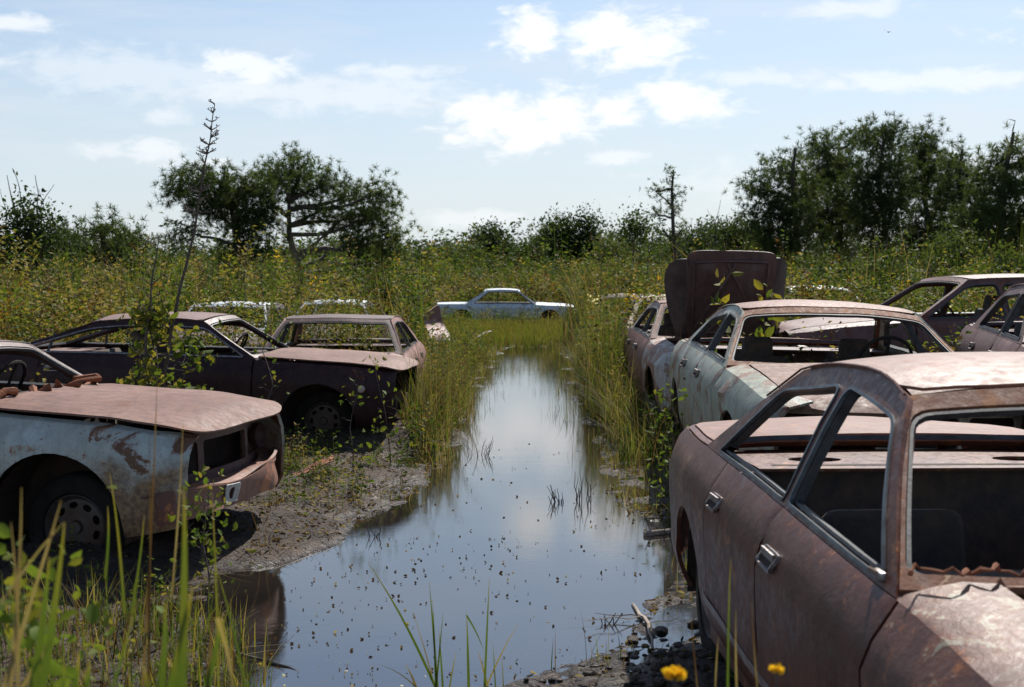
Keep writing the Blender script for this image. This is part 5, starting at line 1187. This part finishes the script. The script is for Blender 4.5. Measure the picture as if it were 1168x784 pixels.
# scrap of rusted sheet on the left mudflat and clods bottom right
bm = bmesh.new(); panel(bm, rounded([(-.16, -.05), (.02, -.08), (.20, .06), (.17, .15), (-.02, .08), (-.15, .03)], .02), lambda u, v: Vector((u, v * 1.6, .03 + .05 * math.sin(u * 9) + .3 * max(0, v))), step=.03, thick=.006)
o = fin(bm, 'metal_scrap', M['orust'], None); c = at(352, 552, CAMZ * F / (552 - HOR)); o.location = (c.x, c.y, H(c.x, c.y) + .01); tag(o, 'curled orange rusted metal scrap on the left mudflat', 'metal scrap')
a = Acc()
bm = bmesh.new(); random.seed(5)
for k in range(150):
    px = random.uniform(600, 860); py = random.uniform(700, 800); d = CAMZ * F / (py - HOR); c = at(px, py, d)
    if landsd(np.array([c.x]), np.array([c.y]))[0] < .0: continue
    b2 = bmesh.ops.create_icosphere(bm, subdivisions=2, radius=random.uniform(.008, .035)); o3 = Vector((random.uniform(0, 50),) * 3)
    for v in b2['verts']: v.co *= 1 + .5 * mnoise.noise(v.co * 30 + o3); v.co.z *= .55; v.co += Vector((c.x, c.y, H(c.x, c.y) + .003))
tag(fin(bm, 'mud_clods', bpy.data.materials['marsh_mud'], None, 60), 'crumbly mud clods along the bottom right shore', 'clods', kind='stuff')
# bird
bm = bmesh.new(); tube(bm, [(-.16, 0, 0), (-.08, 0, .01), (0, 0, .02), (.1, 0, .02), (.17, 0, .01)], [.004, .04, .055, .035, .006], 8)
for sgn in (1, -1):
    vs = [bm.verts.new(v) for v in ((.05, sgn * .03, .03), (-.05, sgn * .03, .03), (-.07, sgn * .25, .12), (.02, sgn * .25, .13), (-.05, sgn * .48, .05))]
    bm.faces.new((vs[0], vs[1], vs[2], vs[3])); bm.faces.new((vs[3], vs[2], vs[4]))
o = fin(bm, 'bird', plain('dark_feathers', (.02, .02, .022), .7), None); o.location = at(1013, 37, 110); o.rotation_euler = (.3, .1, .9); tag(o, 'tiny dark bird flying high in the right of the sky', 'bird')

# ------------------------------------------------------------------ light and sky
AZ, EL = 22, 47
sd = Vector((math.sin(R(AZ)) * math.cos(R(EL)), math.cos(R(AZ)) * math.cos(R(EL)), math.sin(R(EL))))
sl = bpy.data.lights.new('sun', 'SUN'); sl.energy = 4.9; sl.angle = R(.53); sl.color = (1, .955, .88); so = bpy.data.objects.new('sun', sl); COL.objects.link(so)
so.rotation_euler = sd.to_track_quat('Z', 'Y').to_euler(); so.location = sd * 50
wd = bpy.data.worlds.new('World'); sc_.world = wd; wd.use_nodes = True; nt = wd.node_tree; bg = nt.nodes['Background']
sky = nt.nodes.new('ShaderNodeTexSky'); sky.sky_type = 'NISHITA'; sky.sun_disc = False; sky.sun_elevation = R(EL); sky.sun_rotation = R(AZ); sky.air_density = 1.0; sky.dust_density = .6; sky.ozone_density = 1.5; sky.altitude = 0
tc = nt.nodes.new('ShaderNodeTexCoord'); gn = tc.outputs['Generated']
sx = nt.nodes.new('ShaderNodeSeparateXYZ'); nt.links.new(gn, sx.inputs[0])
az = math_(nt, 'ARCTAN2', sx.outputs[0], sx.outputs[1]); el = math_(nt, 'ARCSINE', sx.outputs[2])
cmb = nt.nodes.new('ShaderNodeCombineXYZ'); nt.links.new(az, cmb.inputs[0]); nt.links.new(math_(nt, 'MULTIPLY', el, 2.2), cmb.inputs[1])
cn = noise_(nt, cmb.outputs[0], 34, 8, .62, .3); cn2 = noise_(nt, cmb.outputs[0], 9, 5, .6)
CL = [(608, 42, 36, 22, 1), (665, 38, 34, 16, .8), (710, 48, 62, 28, 1), (748, 55, 36, 20, .9), (590, 148, 72, 24, .95), (560, 128, 40, 20, .9), (640, 128, 42, 22, .95), (700, 128, 34, 18, .9), (765, 112, 34, 22, 1), (785, 125, 44, 18, .9),
      (265, 82, 36, 14, .75), (300, 88, 36, 14, .75), (275, 108, 46, 13, .5), (30, 50, 38, 8, .65), (120, 180, 24, 10, .4), (178, 178, 28, 12, .55), (192, 140, 22, 10, .4), (450, 85, 50, 8, .5), (400, 112, 130, 20, .4), (180, 95, 150, 24, .35),
      (960, 25, 60, 10, .45), (1060, 105, 130, 10, .5), (860, 95, 80, 8, .4), (700, 182, 30, 8, .5), (540, 250, 60, 10, .4), (250, 190, 20, 5, .5), (1000, 210, 200, 30, .25),
      (1500, 60, 200, 40, .8), (-300, 80, 200, 40, .8)]
acc = None
for (px, py, rx, ry, k) in CL:
    a0 = math.atan((px - 584) / F); e0 = math.atan((HOR - py) / F)
    u = math_(nt, 'MULTIPLY', math_(nt, 'SUBTRACT', az, a0), F / rx); v = math_(nt, 'MULTIPLY', math_(nt, 'SUBTRACT', el, e0), F / ry)
    r2 = math_(nt, 'ADD', math_(nt, 'MULTIPLY', u, u), math_(nt, 'MULTIPLY', v, v))
    mk = math_(nt, 'MULTIPLY', math_(nt, 'SUBTRACT', 1.5, math_(nt, 'SQRT', r2)), 1.0)
    mk = math_(nt, 'ADD', mk, math_(nt, 'MULTIPLY', math_(nt, 'SUBTRACT', cn, .5), 3.3))
    mr = nt.nodes.new('ShaderNodeMapRange'); mr.interpolation_type = 'SMOOTHSTEP'; nt.links.new(mk, mr.inputs[0]); mr.inputs[1].default_value = 0.0; mr.inputs[2].default_value = 1.15; mr.inputs[3].default_value = 0; mr.inputs[4].default_value = k
    acc = mr.outputs[0] if acc is None else math_(nt, 'MAXIMUM', acc, mr.outputs[0])
cmb2 = nt.nodes.new('ShaderNodeCombineXYZ'); nt.links.new(az, cmb2.inputs[0]); nt.links.new(math_(nt, 'MULTIPLY', el, 7), cmb2.inputs[1])
wisp = ramp(nt, noise_(nt, cmb2.outputs[0], 4, 7, .6, .4), [(.45, 0), (.75, .5)])
hz = ramp(nt, el, [(.0, .85), (.10, .58), (.20, .20), (.30, .0)])
cloudc = (9.0, 9.1, 9.2)
s1 = mix(nt, hz, sky.outputs[0], (5.6, 6.25, 7.0))
wisp = math_(nt, 'MULTIPLY', wisp, ramp(nt, el, [(.20, 1), (.34, .15)]))
s2 = mix(nt, wisp, s1, (6.8, 7.15, 7.6))
s3 = mix(nt, acc, s2, cloudc)
nt.links.new(s3, bg.inputs[0]); bg.inputs[1].default_value = .081
sc_.view_settings.view_transform = 'Standard'; sc_.view_settings.look = 'None'; sc_.view_settings.exposure = .56; sc_.view_settings.gamma = 1
sc_.cycles.max_bounces = 6; sc_.cycles.diffuse_bounces = 3; sc_.cycles.glossy_bounces = 3; sc_.cycles.transmission_bounces = 4; sc_.cycles.use_denoising = True
